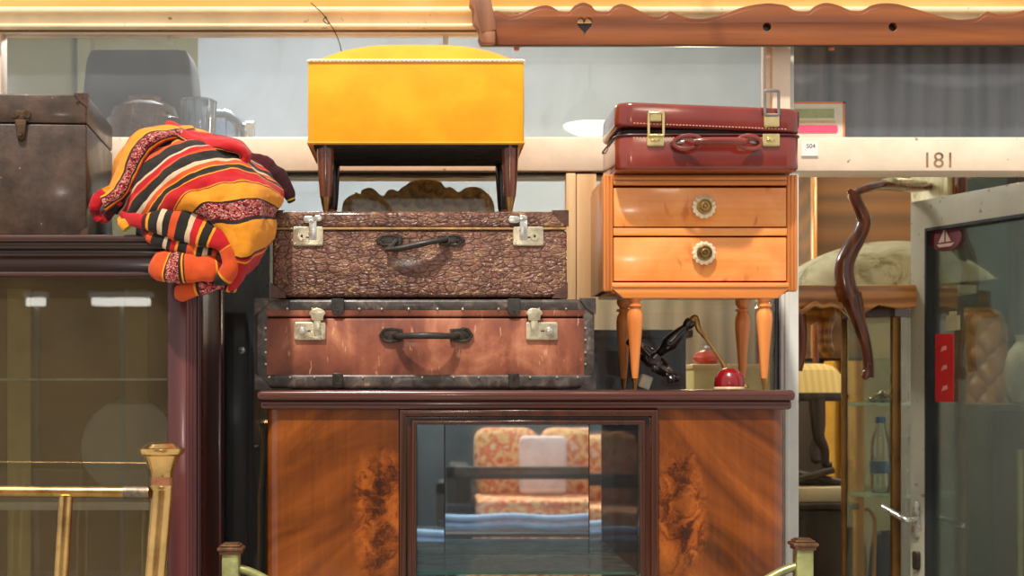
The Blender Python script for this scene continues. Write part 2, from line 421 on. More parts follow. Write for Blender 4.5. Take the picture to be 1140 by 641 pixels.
t.part('pink_stripe', plain('pink_ink', rgb(232, 84, 120), .6, 0, .08, 80), lambda m: m.prism([rrect(X(884, .462), X(933, .462), Z(147.5, .462), Z(139, .462), .006)], .4640, .4656))
# ================================================================ camera, light
cam = bpy.data.cameras.new('camera'); co = bpy.data.objects.new('camera', cam); COL.objects.link(co)
co.location = (0, CY, EYE); co.rotation_euler = (PI / 2, 0, 0)
cam.sensor_width = 36; cam.sensor_fit = 'HORIZONTAL'; cam.lens = FPX / 1140 * 36
cam.shift_x = (570 - VX) / 1140; cam.shift_y = (VY - 320.5) / 1140
cam.dof.use_dof = True; cam.dof.focus_distance = 3.0; cam.dof.aperture_fstop = 5.6
SC.camera = co
w = bpy.data.worlds.new('world'); SC.world = w; w.use_nodes = True
bg = w.node_tree.nodes['Background']; bg.inputs[0].default_value = (1.0, .96, .92, 1); bg.inputs[1].default_value = WORLD
def lamp(name, typ, loc, energy, color, rot=None, **kw):
    l = bpy.data.lights.new(name, typ); l.energy = energy; l.color = color
    for k, v in kw.items(): setattr(l, k, v)
    o = bpy.data.objects.new(name, l); COL.objects.link(o); o.location = loc
    if rot is not None: o.rotation_euler = rot
    return o
sd = Vector((.16, .47, -.87))
so = lamp('sun', 'SUN', (0, -2, 5), SUN, (1, .93, .82), angle=math.radians(2.5)); so.rotation_euler = sd.to_track_quat('-Z', 'Y').to_euler()
lamp('shop_lamp_light', 'POINT', (-.5, 1.6, 2.75), SHOP, (1, .96, .90), shadow_soft_size=.12)
lamp('shop_lamp_light', 'POINT', (1.75, 1.5, 2.2), SHOP2, (1, .84, .56), shadow_soft_size=.12)
lamp('shop_lamp_light', 'POINT', (1.0, 2.55, 1.95), SHOP3, (1, .82, .5), shadow_soft_size=.1)
SC.view_settings.view_transform = 'Standard'; SC.view_settings.look = 'None'; SC.view_settings.gamma = 1; SC.view_settings.use_curve_mapping = False
SC.view_settings.exposure = EXPO
# ================================================================ walnut display cabinet
def walnut(name, cx, cz, flip):
    n = NT(name); v = n.co()
    vr = n.co((1, 1, 1), (0, .62 * flip, 0))
    st = n.new('ShaderNodeMapping'); n.link(vr, st.inputs[0]); st.inputs['Scale'].default_value = (.55, 1, 2.2)
    g1 = n.noise(st.outputs[0], 5, 5, .5, 1.2)
    g2 = n.noise(n.co((22, 1, 1)), 4, 4, .6)                     # fine upright ribbon figure
    f = n.math('ADD', n.math('MULTIPLY', g1, .85), n.math('MULTIPLY', g2, .18))
    base = n.ramp(f, [(.28, rgb(66, 31, 9)), (.45, rgb(104, 51, 16)), (.6, rgb(132, 68, 21)), (.8, rgb(170, 94, 34))])
    s3 = n.sep(v)
    dx = n.math('MULTIPLY', n.math('SUBTRACT', s3[0], cx), 1 / .062)
    dz = n.math('MULTIPLY', n.math('SUBTRACT', s3[2], cz), 1 / .155)
    d = n.math('SQRT', n.math('ADD', n.math('POWER', n.math('ABSOLUTE', dx), 2.0), n.math('POWER', n.math('ABSOLUTE', dz), 2.6)))
    d = n.math('ADD', d, n.math('MULTIPLY', n.math('SUBTRACT', n.noise(v, 26, 3), .5), .5))
    mask = n.ramp(d, [(.6, (1, 1, 1, 1)), (1.0, (0, 0, 0, 1))])
    wv = n.vadd(v, n.vscale(n.noise(v, 12, 4, .6, 0, 'Color'), .10))
    b1 = n.noise(wv, 15, 8, .66, 1.6)
    burl = n.ramp(b1, [(.28, rgb(46, 22, 8)), (.42, rgb(96, 44, 14)), (.55, rgb(160, 82, 26)), (.72, rgb(190, 108, 42))])
    core = n.ramp(n.math('ADD', n.math('ABSOLUTE', dx), n.math('MULTIPLY', n.noise(v, 18, 4), .8)), [(.45, rgb(60, 30, 14)), (1.05, rgb(255, 255, 255))])
    burl = n.mix(.55, burl, core, 'MULTIPLY')
    col = n.mix(mask, base, burl)
    MATS[name] = n.pbr(col, .24, 0, n.bump(g2, .03, .002), .5); return MATS[name]
cx0 = X(585, 0)
cab = Thing('display_cabinet', 'walnut display cabinet with burl side panels and a glazed middle door', 'cabinet', (cx0, .2, 0))
TOP = 1.3925
x0, x1 = X(296, 0), X(876, 0); dl, dr = X(444, 0), X(732, 0)
def plan(xa, xb, left):
    r = .028; out = []
    if left:
        out = [(xb, .003), (xb, .05), (xa, .05)] + [(xa + r - r * math.cos(a), .003 + r - r * math.sin(a)) for a in [PI / 2 * k / 6 for k in range(7)]]
    else:
        out = [(xa, .05), (xa, .003)] + [(xb - r + r * math.sin(a), .003 + r - r * math.cos(a)) for a in [PI / 2 * k / 6 for k in range(7)]] + [(xb, .05)]
    return out
cab.part('side_door', walnut('walnut_left', X(422, 0) - cx0, 1.135, 1), lambda m: m.prism([plan(x0, dl, True)], .12, 1.353, 'XY'))
cab.part('side_door', walnut('walnut_right', X(757, 0) - cx0, 1.135, -1), lambda m: m.prism([plan(dr, x1, False)], .12, 1.353, 'XY'))
gx0, gx1 = X(463, 0), X(712, 0); gz1 = Z(471.5, 0); gz0 = .30
def carc(m):
    m.box(x0, x0 + .02, .045, .40, .12, 1.353, .002); m.box(x1 - .02, x1, .045, .40, .12, 1.353, .002)
    m.box(x0, x1, .385, .40, .12, 1.353); m.box(x0, x1, .045, .40, .10, .14)
    m.box(gx0 - .02, gx0, .03, .37, .14, 1.353); m.box(gx1, gx1 + .02, .03, .37, .14, 1.353)
    m.box(gx0, gx1, .03, .37, gz1, 1.353); m.box(gx0, gx1, .03, .37, .14, gz0)
cab.part('carcass', m_inner, carc)
def plinth(m):
    m.box(x0 + .01, x1 - .01, .02, .39, .0, .12, .006)
cab.part('plinth', m_mahogx, plinth)
def top(m):
    m.box(X(285, -.02), X(886, -.02), -.022, .405, 1.3705, TOP, .009, 3)
    m.box(X(289, -.012), X(882, -.012), -.012, .402, 1.352, 1.372, .007, 3)
cab.part('top_board', m_mahogx, top)
d = cab.part('glass_door', m_mahog, lambda m: [m.prism([[(xa, z0), (xb, z0), (xb, z1), (xa, z1)], [(xa + w_, z0 + w_), (xa + w_, z1 - w_), (xb - w_, z1 - w_), (xb - w_, z0 + w_)]], ya, yb, 'XZ', .0025)
    for xa, xb, z0, z1, w_, ya, yb in ((X(445, 0), X(731, 0), gz0 - .033, Z(456, 0), .013, -.018, .02), (X(451, 0), X(725, 0), gz0 - .022, Z(461, 0), .017, -.006, .02), (X(458.5, 0), X(717, 0), gz0 - .011, Z(467.5, 0), .0095, -.014, .02))])
cab.part('pane', m_clear, lambda m: m.box(gx0 - .004, gx1 + .004, .008, .012, gz0 - .004, gz1 + .004), d)
seams = [gx0, X(495, .35), X(656, .35), gx1]
for i, (tx, tz) in enumerate(((-.010, .006), (0, 0), (-.004, -.012))):
    cab.part('mirror_panel', m_mirror, lambda m: m.box(seams[i] + .0008, seams[i + 1] - .0008, .352, .357, gz0 + .002, gz1 - .002, .0006, 1).__class__ and m.rotate((tx, 0, tz), ((seams[i] + seams[i + 1]) / 2, .354, 1.1)))
for zz in (Z(636, .03), .72):
    sh = cab.part('glass_shelf', m_shelfglass, lambda m: m.box(gx0 + .002, gx1 - .002, .034, .345, zz - .007, zz))
    cab.part('polished_edge', m_edgeglass, lambda m: m.box(gx0 + .002, gx1 - .002, .031, .0338, zz - .0065, zz), sh)
# ================================================================ plum glass vitrine on the left
VT = Z(262, -.06)
vx0, vx1 = X(-260, -.03), X(219, -.03)
vit = Thing('tall_vitrine', 'tall plum-brown glazed vitrine with fluted corner post under the trunk', 'vitrine', ((vx0 + vx1) / 2, .15, 0))
def corn(m):
    m.box(vx0 - .02, X(226, -.06), -.075, .40, VT - .014, VT, .004)
    m.box(vx0 - .015, X(222, -.06), -.066, .395, VT - .028, VT - .010, .006, 3)
    m.box(vx0 - .01, X(219, -.06), -.055, .39, VT - .042, VT - .026, .005)
    m.box(vx0 - .004, vx1 + .003, -.036, .39, Z(305, -.03), VT - .04, .002)
    m.box(vx0 - .006, vx1 + .006, -.044, .392, Z(307.5, -.03), Z(303, -.03), .003)
vit.part('cornice', m_darkx, corn)
def post(m):
    z1 = Z(306, -.03)
    m.box(X(187, -.03), X(207.5, -.03), -.03, .0, 0, z1, .002)
    m.box(X(207, -.03), X(219, -.03), -.026, .02, 0, z1, .003)
    for p in (209.3, 213, 216.7): m.lathe([(.0042, 0), (.0042, z1)], (X(p, -.03), -.027, 0), n=10)
    for yy in (-.008, .012): m.lathe([(.006, 0), (.006, z1)], (vx1 - .002, yy, 0), n=10)
    m.box(vx1 - .02, vx1, .0, .06, 0, z1, .003)
vit.part('corner_post', m_plum, post)
vit.part('side_panel', wood('plum_wood_lit_side', rgb(104, 46, 40), rgb(150, 78, 66), 'Z', 9, .3, .35), lambda m: (m.box(vx1 - .018, vx1 - .006, .05, .38, 0, Z(306, -.03), .001), m.box(vx1 - .02, vx1, .34, .385, 0, Z(306, -.03), .003)))  # plum wood lightened to paint in light on this side
vit.part('back_panel', plain('olive_brown_panel', rgb(120, 92, 58), .6, 0, .3, 4, .05), lambda m: m.box(vx0, vx1 - .01, .37, .385, .05, VT - .05))
vit.part('batten', plain('yellow_green_batten', rgb(216, 198, 130), .6, 0, .1, 10), lambda m: m.box(X(8, .355), X(34, .355), .355, .37, .05, VT - .05, .002))
vit.part('batten', plain('dull_olive_batten', rgb(168, 146, 94), .6, 0, .12, 10), lambda m: m.box(X(138, .355), X(164, .355), .36, .37, .05, VT - .05, .002))
vit.part('base_board', m_darkx, lambda m: (m.box(vx0, vx1, -.03, .38, 0, .14, .004)))
vit.part('back_edge', m_plum, lambda m: m.box(vx0, vx0 + .03, -.03, .38, 0, Z(306, -.03), .002))
vd = vit.part('glass_door', m_darkx, lambda m: m.prism([[(vx0 + .03, .14), (X(187.5, -.03), .14), (X(187.5, -.03), Z(305, -.03)), (vx0 + .03, Z(305, -.03))], [(vx0 + .05, .17), (vx0 + .05, Z(309, -.03)), (X(186, -.03), Z(309, -.03)), (X(186, -.03), .17)]], -.026, -.006, 'XZ', .001))
vit.part('pane', m_pane_vit, lambda m: m.box(vx0 + .04, X(187, -.03), -.018, -.014, .15, Z(306, -.03)), vd)
vit.part('glass_shelf', m_shelfglass, lambda m: m.box(vx0 + .03, X(186, .02), .02, .35, Z(423.5, .02), Z(421, .02)))
vit.part('white_shelf', plain('white_shelf_board', rgb(206, 204, 198), .5, 0, .06, 10), lambda m: m.box(vx0 + .03, X(187, .0), .0, .35, Z(568, 0), Z(558.5, 0), .002))
gpq = Vector((X(140, .14), .14, Z(558.5, 0) + .0008))
gpl = Thing('glass_platter', 'large round glass platter leaning inside the plum vitrine', 'platter', gpq)
m_smoke = glass('smoky_glass', (.90, .90, .86, 1), 2.0, .025, (.6, .6, .54, 1), 6)
def plat(m):
    m.lathe([(0, 0), (.085, .001), (.098, -.008), (.104, -.010), (.104, -.006), (.088, .005), (0, .004)], (gpq.x, .16, gpq.z + .109), 'Y', 48); m.rotate((-.16, 0, 0), gpq + Vector((0, .02, 0)))
gpl.part('plate', m_smoke, plat)
gpl.part('rim', glass('smoky_glass_rim', (.6, .6, .54, 1), 2.5, .12, (.6, .6, .5, 1), 6), lambda m: (m.lathe([(.1035, -.010), (.106, -.008), (.1035, -.006)], (gpq.x, .16, gpq.z + .109), 'Y', 48), m.rotate((-.16, 0, 0), gpq + Vector((0, .02, 0)))))
# ================================================================ old trunk
m_trunk = None
n = NT('scuffed_trunk_leather'); v = n.co()
f = n.noise(v, 14, 7, .66, .1)
col = n.ramp(f, [(.3, rgb(44, 34, 28)), (.45, rgb(64, 48, 38)), (.6, rgb(84, 62, 48)), (.76, rgb(118, 84, 60))])
spk = n.ramp(n.noise(v, 60, 3), [(.70, (0, 0, 0, 1)), (.74, (1, 1, 1, 1))])
m_trunk = n.pbr(n.mix(n.math('MULTIPLY', spk, .5), col, rgb(190, 170, 150)), n.ramp(f, [(.3, (.3,) * 3 + (1,)), (.7, (.5,) * 3 + (1,))]), 0, n.bump(n.noise(v, 90, 4), .15, .004), .15)
ty0 = -.012; tx1 = X(97, ty0); tx0 = X(-110, ty0); tz0 = VT; tz1 = Z(105, ty0); tl = Z(138, ty0)
tk = Thing('travel_trunk', 'dark scuffed leather trunk with a square lid on top of the plum vitrine', 'trunk', (tx1, ty0, tz0))
tk.part('body', m_trunk, lambda m: (m.box(tx0, tx1, ty0, ty0 + .36, tz0 + .004, tl - .0012, .004), m.box(tx0 + .01, tx1 - .01, ty0 + .01, ty0 + .35, tl - .01, tl + .004)))
tk.part('lid', m_trunk, lambda m: m.box(tx0, tx1, ty0, ty0 + .36, tl + .0012, tz1, .005))
m_rust = plain('rusted_brass', rgb(84, 62, 42), .5, .5, .35, 60, .25)
def cl(m):
    c = X(25, ty0)
    m.prism([rrect(c - .016, c + .016, tl + .002, tl + .026, .006)], ty0 - .004, ty0 + .001, 'XZ', .001)
    m.prism([[(c - .012, tl + .006), (c - .008, tl - .032), (c, tl - .038), (c + .008, tl - .032), (c + .012, tl + .006)]], ty0 - .008, ty0 + .001, 'XZ', .002)
    m.lathe([(.006, -.012), (.006, .004), (0, .004)], (c, ty0, tl - .022), 'Y', 12); m.lathe([(.008, -.006), (.008, .0)], (c - .012, ty0, tl + .018), 'Y', 10); m.lathe([(.008, -.006), (.008, .0)], (c + .012, ty0, tl + .018), 'Y', 10)
tk.part('clasp', m_rust, cl)
def corner_cap(m, c, sx, sy, sz, L=.035, o=.002, full=True):
    c = Vector(c) + Vector((-sx * o, -sy * o, -sz * o)); pts = [c]
    ax = (Vector((sx, 0, 0)), Vector((0, sy, 0)), Vector((0, 0, sz)))
    for i in range(3):
        for j in range(i + 1, 3):
            for k in range(5):
                a = PI / 2 * k / 4; pts.append(c + ax[i] * L * (math.cos(a) * .8 + .2 * (k in (0,))) + ax[j] * L * (math.sin(a) * .8 + .2 * (k == 4)))
    m.hull(pts)
m_capbrown = plain('worn_brown_cap', rgb(82, 52, 40), .4, 0, .25, 40, .2)
tk.part('corner_cap', m_capbrown, lambda m: corner_cap(m, (tx1, ty0, tz1), -1, 1, -1, .03))
tk.part('corner_cap', m_capbrown, lambda m: corner_cap(m, (tx1, ty0, tz0 + .004), -1, 1, 1, .022))
for k in range(30): tk.part('stud', m_rust, lambda m: m.lathe([(.0011, -.0012), (.0011, .001), (0, .001)], (tx1 - .003, ty0, tz0 + .02 + k * .0085), 'Y', 6))
for q in (9, 16, 20): tk.part('rivet', m_rust, lambda m: m.lathe([(.002, -.003), (.002, .001)], (tx1 - .001 * q, ty0, tz1 - .001 * q * .8), 'Y', 8))
tk.e.rotation_euler = (0, 0, math.radians(3.9))
# ================================================================ suitcases
def croc(name):
    n = NT(name); v0 = n.co((.8, 1, 1.25))
    v = n.vadd(v0, n.vscale(n.noise(v0, 16, 4, .6, 0, 'Color'), .03))
    e1 = n.vor(v, 58, 'DISTANCE_TO_EDGE', rnd=.65); e2 = n.vor(v, 95, 'DISTANCE_TO_EDGE', rnd=.7)
    c1 = n.ramp(e1, [(0, (.1, .1, .1, 1)), (.15, (1, 1, 1, 1))]); c2 = n.ramp(e2, [(0, (0, 0, 0, 1)), (.2, (1, 1, 1, 1))])
    h = n.math('ADD', n.math('MULTIPLY', c1, .7), n.math('MULTIPLY', c2, .3))
    big = n.noise(v0, 7, 5, .6)
    base = n.ramp(n.math('ADD', n.math('MULTIPLY', h, .28), n.math('MULTIPLY', big, .85)), [(.28, rgb(48, 27, 20)), (.48, rgb(86, 52, 40)), (.66, rgb(114, 74, 58)), (.85, rgb(146, 102, 84))])
    wear = n.math('MULTIPLY', n.ramp(n.noise(v0, 30, 4, .65), [(.50, (0, 0, 0, 1)), (.68, (1, 1, 1, 1))]), n.math('SUBTRACT', 1, c1))
    col = n.mix(n.math('MULTIPLY', wear, 1.0), base, rgb(206, 160, 110))
    MATS[name] = n.pbr(col, .4, 0, n.bump(h, .75, .006), .2); return MATS[name]
m_croc = croc('crocodile_embossed_leather')
def lat_sq(m, cx, cz, y, flip=1, w=.058, h=.040):
    m.prism([rrect(cx - w / 2, cx + w / 2, cz - h / 2, cz + h / 2, .004)], y - .004, y + .001, 'XZ', .0012)
    for sx in (-1, 1):
        for sz in (-1, 1): m.lathe([(.0022, -.006), (.0022, -.003), ], (cx + sx * (w / 2 - .005), y, cz + sz * (h / 2 - .005)), 'Y', 8)
# upper crocodile suitcase
uy = .03; uz0, uz1 = 1.5825 + .0048, Z(235, .03); ux0, ux1 = X(302, uy), X(632, uy)
us = Thing('crocodile_suitcase', 'dark brown crocodile-embossed suitcase directly under the yellow stool', 'suitcase', ((ux0 + ux1) / 2, uy + .17, uz0))
ul = Z(254.5, uy)
us.part('body', m_croc, lambda m: m.box(ux0 + .002, ux1 - .001, uy, uy + .34, uz0, ul - .001, .010, 3))
us.part('lid', m_croc, lambda m: m.box(ux0, ux1 + .001, uy - .001, uy + .342, ul + .001, uz1, .010, 3))
us.part('seam_trim', plain('tan_seam_edge', rgb(176, 136, 88), .5, 0, .25, 60, .2), lambda m: m.box(ux0 + .004, ux1 - .004, uy - .0025, uy + .338, ul - .002, ul + .0025, .001, 1))
for sx, cxp in ((-1, ux1), (1, ux0)):
    us.part('corner_cap', m_capbrown, lambda m: corner_cap(m, (cxp, uy, uz1), sx, 1, -1, .036 if sx < 0 else .03))
    us.part('corner_cap', m_capbrown, lambda m: corner_cap(m, (cxp - .002 * (sx < 0), uy, uz0), sx, 1, 1, .034))
for cxp, fl in ((343, 1), (588, -1)):
    cx_, cz_ = X(cxp, uy), Z(263, uy)
    la = us.part('latch', m_nickel, lambda m: (lat_sq(m, cx_, cz_, uy, fl, .064, .040), m.lathe([(.009, -.006), (.009, -.003), (.006, -.0045), (.0, -.0045)], (cx_ - fl * .013, uy, cz_), 'Y', 16)), label='nickel square latch')
    us.part('keyhole', m_ink, lambda m: (m.lathe([(.0028, -.0066), (.0028, -.004)], (cx_ - fl * .013, uy, cz_), 'Y', 8), m.box(cx_ + fl * .0 - .004, cx_ + .010, uy - .0046, uy, cz_ - .004, cz_ - .001)), la)
    us.part('hasp', m_silver, lambda m: (m.box(cx_ + fl * .010 - .0085, cx_ + fl * .010 + .0085, uy - .007, uy, cz_ - .008, cz_ + .034, .002),
        m.prism([rrect(cx_ + fl * .016 - .026, cx_ + fl * .016 - .002, cz_ + .027, cz_ + .042, .0065)], uy - .009, uy - .002, 'XZ', .002),
        m.prism([rrect(cx_ + fl * .016 - .004, cx_ + fl * .016 + .014, cz_ + .031, cz_ + .044, .0062)], uy - .008, uy - .002, 'XZ', .002)), la)
def hplate(m, cx, cz, y, fl, L=.046, hh=.0125):
    out = [(cx - fl * L * .5, cz), (cx - fl * L * .3, cz + hh * .85), (cx - fl * L * .05, cz + hh), (cx + fl * L * .5, cz + hh * .75), (cx + fl * L * .5, cz - hh * .75), (cx - fl * L * .05, cz - hh), (cx - fl * L * .3, cz - hh * .85)]
    if fl > 0: out = out[::-1]
    m.prism([out], y - .0035, y + .001, 'XZ', .001)
    inn = [(cx + (a - cx) * .72, cz + (c - cz) * .66) for a, c in out]; m.prism([out, inn[::-1]], y - .0055, y - .003, 'XZ', .0008)
    for k in (-.22, .3): m.lathe([(.0026, -.0075), (.0026, -.004), (0, -.004)], (cx + fl * L * k, y, cz), 'Y', 10)
m_pewter = plain('blackened_metal', rgb(66, 58, 52), .3, .6, .25, 40, .1)
for cxp, fl in ((433, 1), (503, -1)):
    us.part('handle_plate', m_pewter, lambda m: hplate(m, X(cxp, uy), Z(267.5, uy), uy, fl, .056))
us.part('handle', m_blackleather, lambda m: (m.tube([P(429, 278, uy - .010), P(447, 276, uy - .022), P(470, 271, uy - .028), P(492, 267, uy - .018), P(499, 266, uy - .006)], [.006, .0085, .0085, .007, .006], 10, flat=.8), m.tube([P(441, 268, uy - .006), P(436, 274, uy - .013), P(430, 278, uy - .012)], .005, 8)))
us.part('luggage_strap', m_blackleather, lambda m: (m.tube([P(497, 263, uy - .006), P(500, 269, uy - .012), P(497, 272, uy - .008)], .0045, 8)))
# lower red-brown suitcase
n = NT('red_brown_fibre'); v = n.co()
f = n.noise(v, 6, 6, .6, .5); st = n.noise(n.co((3, 1, .7)), 8, 4, .6)
col = n.ramp(n.math('ADD', n.math('MULTIPLY', f, .75), n.math('MULTIPLY', st, .25)), [(.36, rgb(74, 36, 24)), (.46, rgb(112, 56, 38)), (.55, rgb(140, 76, 52)), (.68, rgb(196, 128, 94))])
scr = n.ramp(n.noise(n.co((30, 1, 7), (0, .35, 0)), 3, 3, .6), [(.655, (0, 0, 0, 1)), (.69, (1, 1, 1, 1))])
s3 = n.sep(v)
stx = n.math('LESS_THAN', n.math('ABSOLUTE', n.math('SUBTRACT', s3[0], .035)), .085); stz = n.math('LESS_THAN', n.math('ABSOLUTE', n.math('SUBTRACT', s3[2], .042)), .024)
col = n.mix(n.math('MULTIPLY', n.math('MULTIPLY', stx, stz), .0), col, rgb(84, 58, 46))
m_fibre = n.pbr(n.mix(n.math('MULTIPLY', scr, .45), col, rgb(226, 166, 120)), .5, 0, n.bump(n.noise(v, 110, 3), .08, .003), .05)
ly = .02; lz0, lz1 = TOP + .0032, Z(333, ly); lx0, lx1 = X(285, ly), X(662, ly); ll = Z(353, ly)
ls = Thing('red_brown_suitcase', 'red-brown suitcase with black studded edging, bottom of the stack on the walnut cabinet', 'suitcase', ((lx0 + lx1) / 2, ly + .18, lz0))
ls.part('body', m_fibre, lambda m: m.box(lx0 + .003, lx1 - .003, ly + .002, ly + .36, lz0 + .003, ll - .001, .007, 2))
ls.part('lid', m_fibre, lambda m: m.box(lx0 + .003, lx1 - .003, ly + .001, ly + .36, ll + .001, lz1 - .003, .007, 2))
n = NT('dark_edge_leather'); v = n.co()
f = n.noise(n.co((1, 1, 1), (0, .6, 0)), 30, 5, .6, 1.0)
m_edge = n.pbr(n.ramp(f, [(.3, rgb(36, 30, 28)), (.52, rgb(70, 60, 55)), (.66, rgb(104, 90, 80)), (.76, rgb(170, 146, 116))]), .42, 0, n.bump(f, .4, .005), .1)
def ridge(m):
    w1, w2, w3 = S(ly) * 14, S(ly) * 13, S(ly) * 16
    m.box(lx0, lx1, ly, ly + .36, lz1 - w1, lz1, .007, 3)
    m.box(lx0, lx1, ly - .0005, ly + .36, lz0, lz0 + w3, .007, 3)
    m.box(lx0, lx0 + w2, ly + .0005, ly + .36, lz0 + .004, lz1 - .004, .006, 3); m.box(lx1 - w2, lx1, ly + .0005, ly + .36, lz0 + .004, lz1 - .004, .006, 3)
ls.part('edge_binding', m_edge, ridge)
for sx, cxp in ((-1, lx1), (1, lx0)):
    for sz, cz_ in ((1, lz0), (-1, lz1)):
        ls.part('corner_cap', m_edge, lambda m: corner_cap(m, (cxp, ly - .0005, cz_), sx, 1, sz, .036, .0025))
spots = [(p, 343.5) for p in (320, 348, 400, 425, 455, 487, 515, 555, 600, 630)] + [(p, 419.5) for p in (300, 323, 350, 380, 404, 436, 470, 505, 533, 590, 620, 643)] + [(p, q) for p in (651.5, 296) for q in (365, 378, 392, 405)]
for p, q in spots: ls.part('stud', m_nickel, lambda m: m.lathe([(.0022, -.0035), (.0022, .0)], (X(p, ly), ly, Z(q, ly)), 'Y', 8))
for cxp in (376, 572):
    ls.part('strap_tab', m_blackleather, lambda m: (m.prism([[(X(cxp - 7, ly), Z(350 - 4, ly)), (X(cxp - 4, ly), Z(350.5, ly)), (X(cxp + 4, ly), Z(350.5, ly)), (X(cxp + 7, ly), Z(346, ly)), (X(cxp + 7, ly), lz1 + .001), (X(cxp - 7, ly), lz1 + .001)]], ly - .005, ly + .002, 'XZ', .001), m.lathe([(.0025, -.008), (.0025, -.004)], (X(cxp, ly), ly, Z(345.5, ly)), 'Y', 8)))
    ls.part('strap_tab', m_pewter, lambda m: (m.prism([rrect(X(cxp - 6, ly), X(cxp + 6, ly), lz0 + .001, Z(415, ly), .005)], ly - .005, ly + .002, 'XZ', .001), m.lathe([(.003, -.008), (.003, -.004)], (X(cxp, ly), ly, Z(419.5, ly)), 'Y', 8)))
for cxp, fl in ((345, 1), (603, -1)):
    cx_, cz_ = X(cxp, ly), Z(368.5, ly)
    la = ls.part('latch', m_nickel, lambda m: lat_sq(m, cx_, cz_, ly, fl, .066, .037), label='pale brass rectangular latch')
    ls.part('button', m_silver, lambda m: m.lathe([(.0085, -.003), (.0085, -.007), (.006, -.0105), (0, -.0115)], (cx_ - fl * .016, ly, cz_), 'Y', 16), la)
    ls.part('keyhole', m_ink, lambda m: m.box(cx_ - fl * .002 - .004, cx_ - fl * .002 + .004, ly - .0047, ly, cz_ - .001, cz_ + .0015), la)
    ls.part('hasp', m_nickel, lambda m: (m.box(cx_ + fl * .016 - .008, cx_ + fl * .016 + .008, ly - .008, ly, cz_ - .009, cz_ + .026, .0025),
        m.prism([[(cx_ + fl * .016 + q[0], cz_ + .026 + q[1]) for q in [(-.012, -.004), (.012, -.004), (.0135, .006)] + [(.0175 * math.cos(a), .010 + .012 * math.sin(a)) for a in [PI * k / 10 for k in range(11)]] + [(-.0135, .006)]]], ly - .010, ly - .001, 'XZ', .002)), la)
for cxp, fl in ((435, 1), (514, -1)):
    ls.part('handle_plate', m_pewter, lambda m: hplate(m, X(cxp, ly), Z(373, ly), ly, fl, .050, .0165))
ls.part('handle', m_blackleather, lambda m: m.tube([P(439, 374, ly - .004), P(448, 374, ly - .028), P(474, 373.5, ly - .046), P(500, 374, ly - .028), P(510, 374, ly - .004)], [.006, .0075, .0085, .0075, .006], 12, flat=.85))
# ================================================================ yellow stool
n = NT('mustard_velvet'); v = n.co()
f = n.noise(v, 9, 5, .6, .4)
m_velvet = n.pbr(n.ramp(f, [(.3, rgb(236, 154, 2)), (.5, rgb(245, 164, 6)), (.72, rgb(252, 178, 22))]), .62, 0, n.bump(n.noise(v, 240, 2), .12, .002), 0, .3, .25)
SZ = uz1 + .0008
fy, by = .04, .315
sx0, sx1 = X(342.5, fy), X(583.5, fy); sz0, sz1 = Z(160, fy), Z(68, fy)
st = Thing('upholstered_stool', 'mustard yellow velvet stool on tapered legs on top of the suitcases', 'stool', ((sx0 + sx1) / 2, (fy + by) / 2, SZ))
st.part('seat', m_velvet, lambda m: m.box(sx0, sx1, fy, by, sz0, sz1, .006, 2))
def dome(m):
    pts = []
    for i in range(25):
        u = i / 24 * 2 - 1; row = []
        for j in range(17):
            w_ = j / 16 * 2 - 1
            h = .058 * (1 - abs(u) ** 3.2) ** .8 * (1 - abs(w_) ** 3) ** .7
            row.append(Vector(((sx0 + sx1) / 2 + u * (sx1 - sx0) / 2 * .992, (fy + by) / 2 + w_ * (by - fy) / 2 * .985, sz1 - .002 + h)))
        pts.append(row)
    m.grid(pts)
st.part('seat_top', m_velvet, dome)
def piping(m):
    for a, c in (((sx0 + .003, fy - .001), (sx1 - .003, fy - .001)), ((sx1 - .001, fy), (sx1 - .001, by)), ((sx0 + .001, fy), (sx0 + .001, by))):
        L = (Vector(c) - Vector(a)).length; N = int(L / .0085)
        for k in range(N):
            u = (k + .5) / N; q = Vector(a).lerp(Vector(c), u); dx, dy = (Vector(c) - Vector(a)).normalized() * .0046
            m.tube([(q.x - dx, q.y - dy, sz1 - .001), (q.x, q.y, sz1 + .0012), (q.x + dx, q.y + dy, sz1 + .0012)], [.0026, .0036, .0026], 6, 4)
st.part('piping', plain('cream_cord', rgb(250, 236, 200), .7, 0, .15, 120, .2), piping)
def lowpipe(m):
    m.tube([(sx0, fy - .0005, sz0 + .002), (sx1, fy - .0005, sz0 + .002)], .0022, 6, 4); m.tube([(sx1, fy, sz0 + .002), (sx1, by, sz0 + .002)], .0022, 6, 4); m.tube([(sx0, fy, sz0 + .002), (sx0, by, sz0 + .002)], .0022, 6, 4)
st.part('lower_piping', m_velvet, lowpipe)
st.part('underside', m_black, lambda m: m.box(sx0 + .012, sx1 - .012, fy + .012, by - .004, sz0 - .006, sz0 + .002))
m_legwood = wood('dark_walnut_leg', rgb(70, 34, 22), rgb(124, 70, 50), 'Z', 14, .22, .5)
H = sz0 - SZ
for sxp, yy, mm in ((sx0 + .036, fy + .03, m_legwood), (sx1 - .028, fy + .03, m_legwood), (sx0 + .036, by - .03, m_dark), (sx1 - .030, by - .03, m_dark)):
    lg = st.part('leg', mm, lambda m: m.lathe([(.0118, .033), (.0125, .036), (.0155, .075), (.0185, H * .9), (.0185, H)], (sxp, yy, SZ), n=20))
    st.part('ferrule', m_brass, lambda m: m.lathe([(.0, 0), (.0050, .0), (.0055, .004), (.0115, .033), (.0122, .036)], (sxp, yy, SZ), n=20), lg)
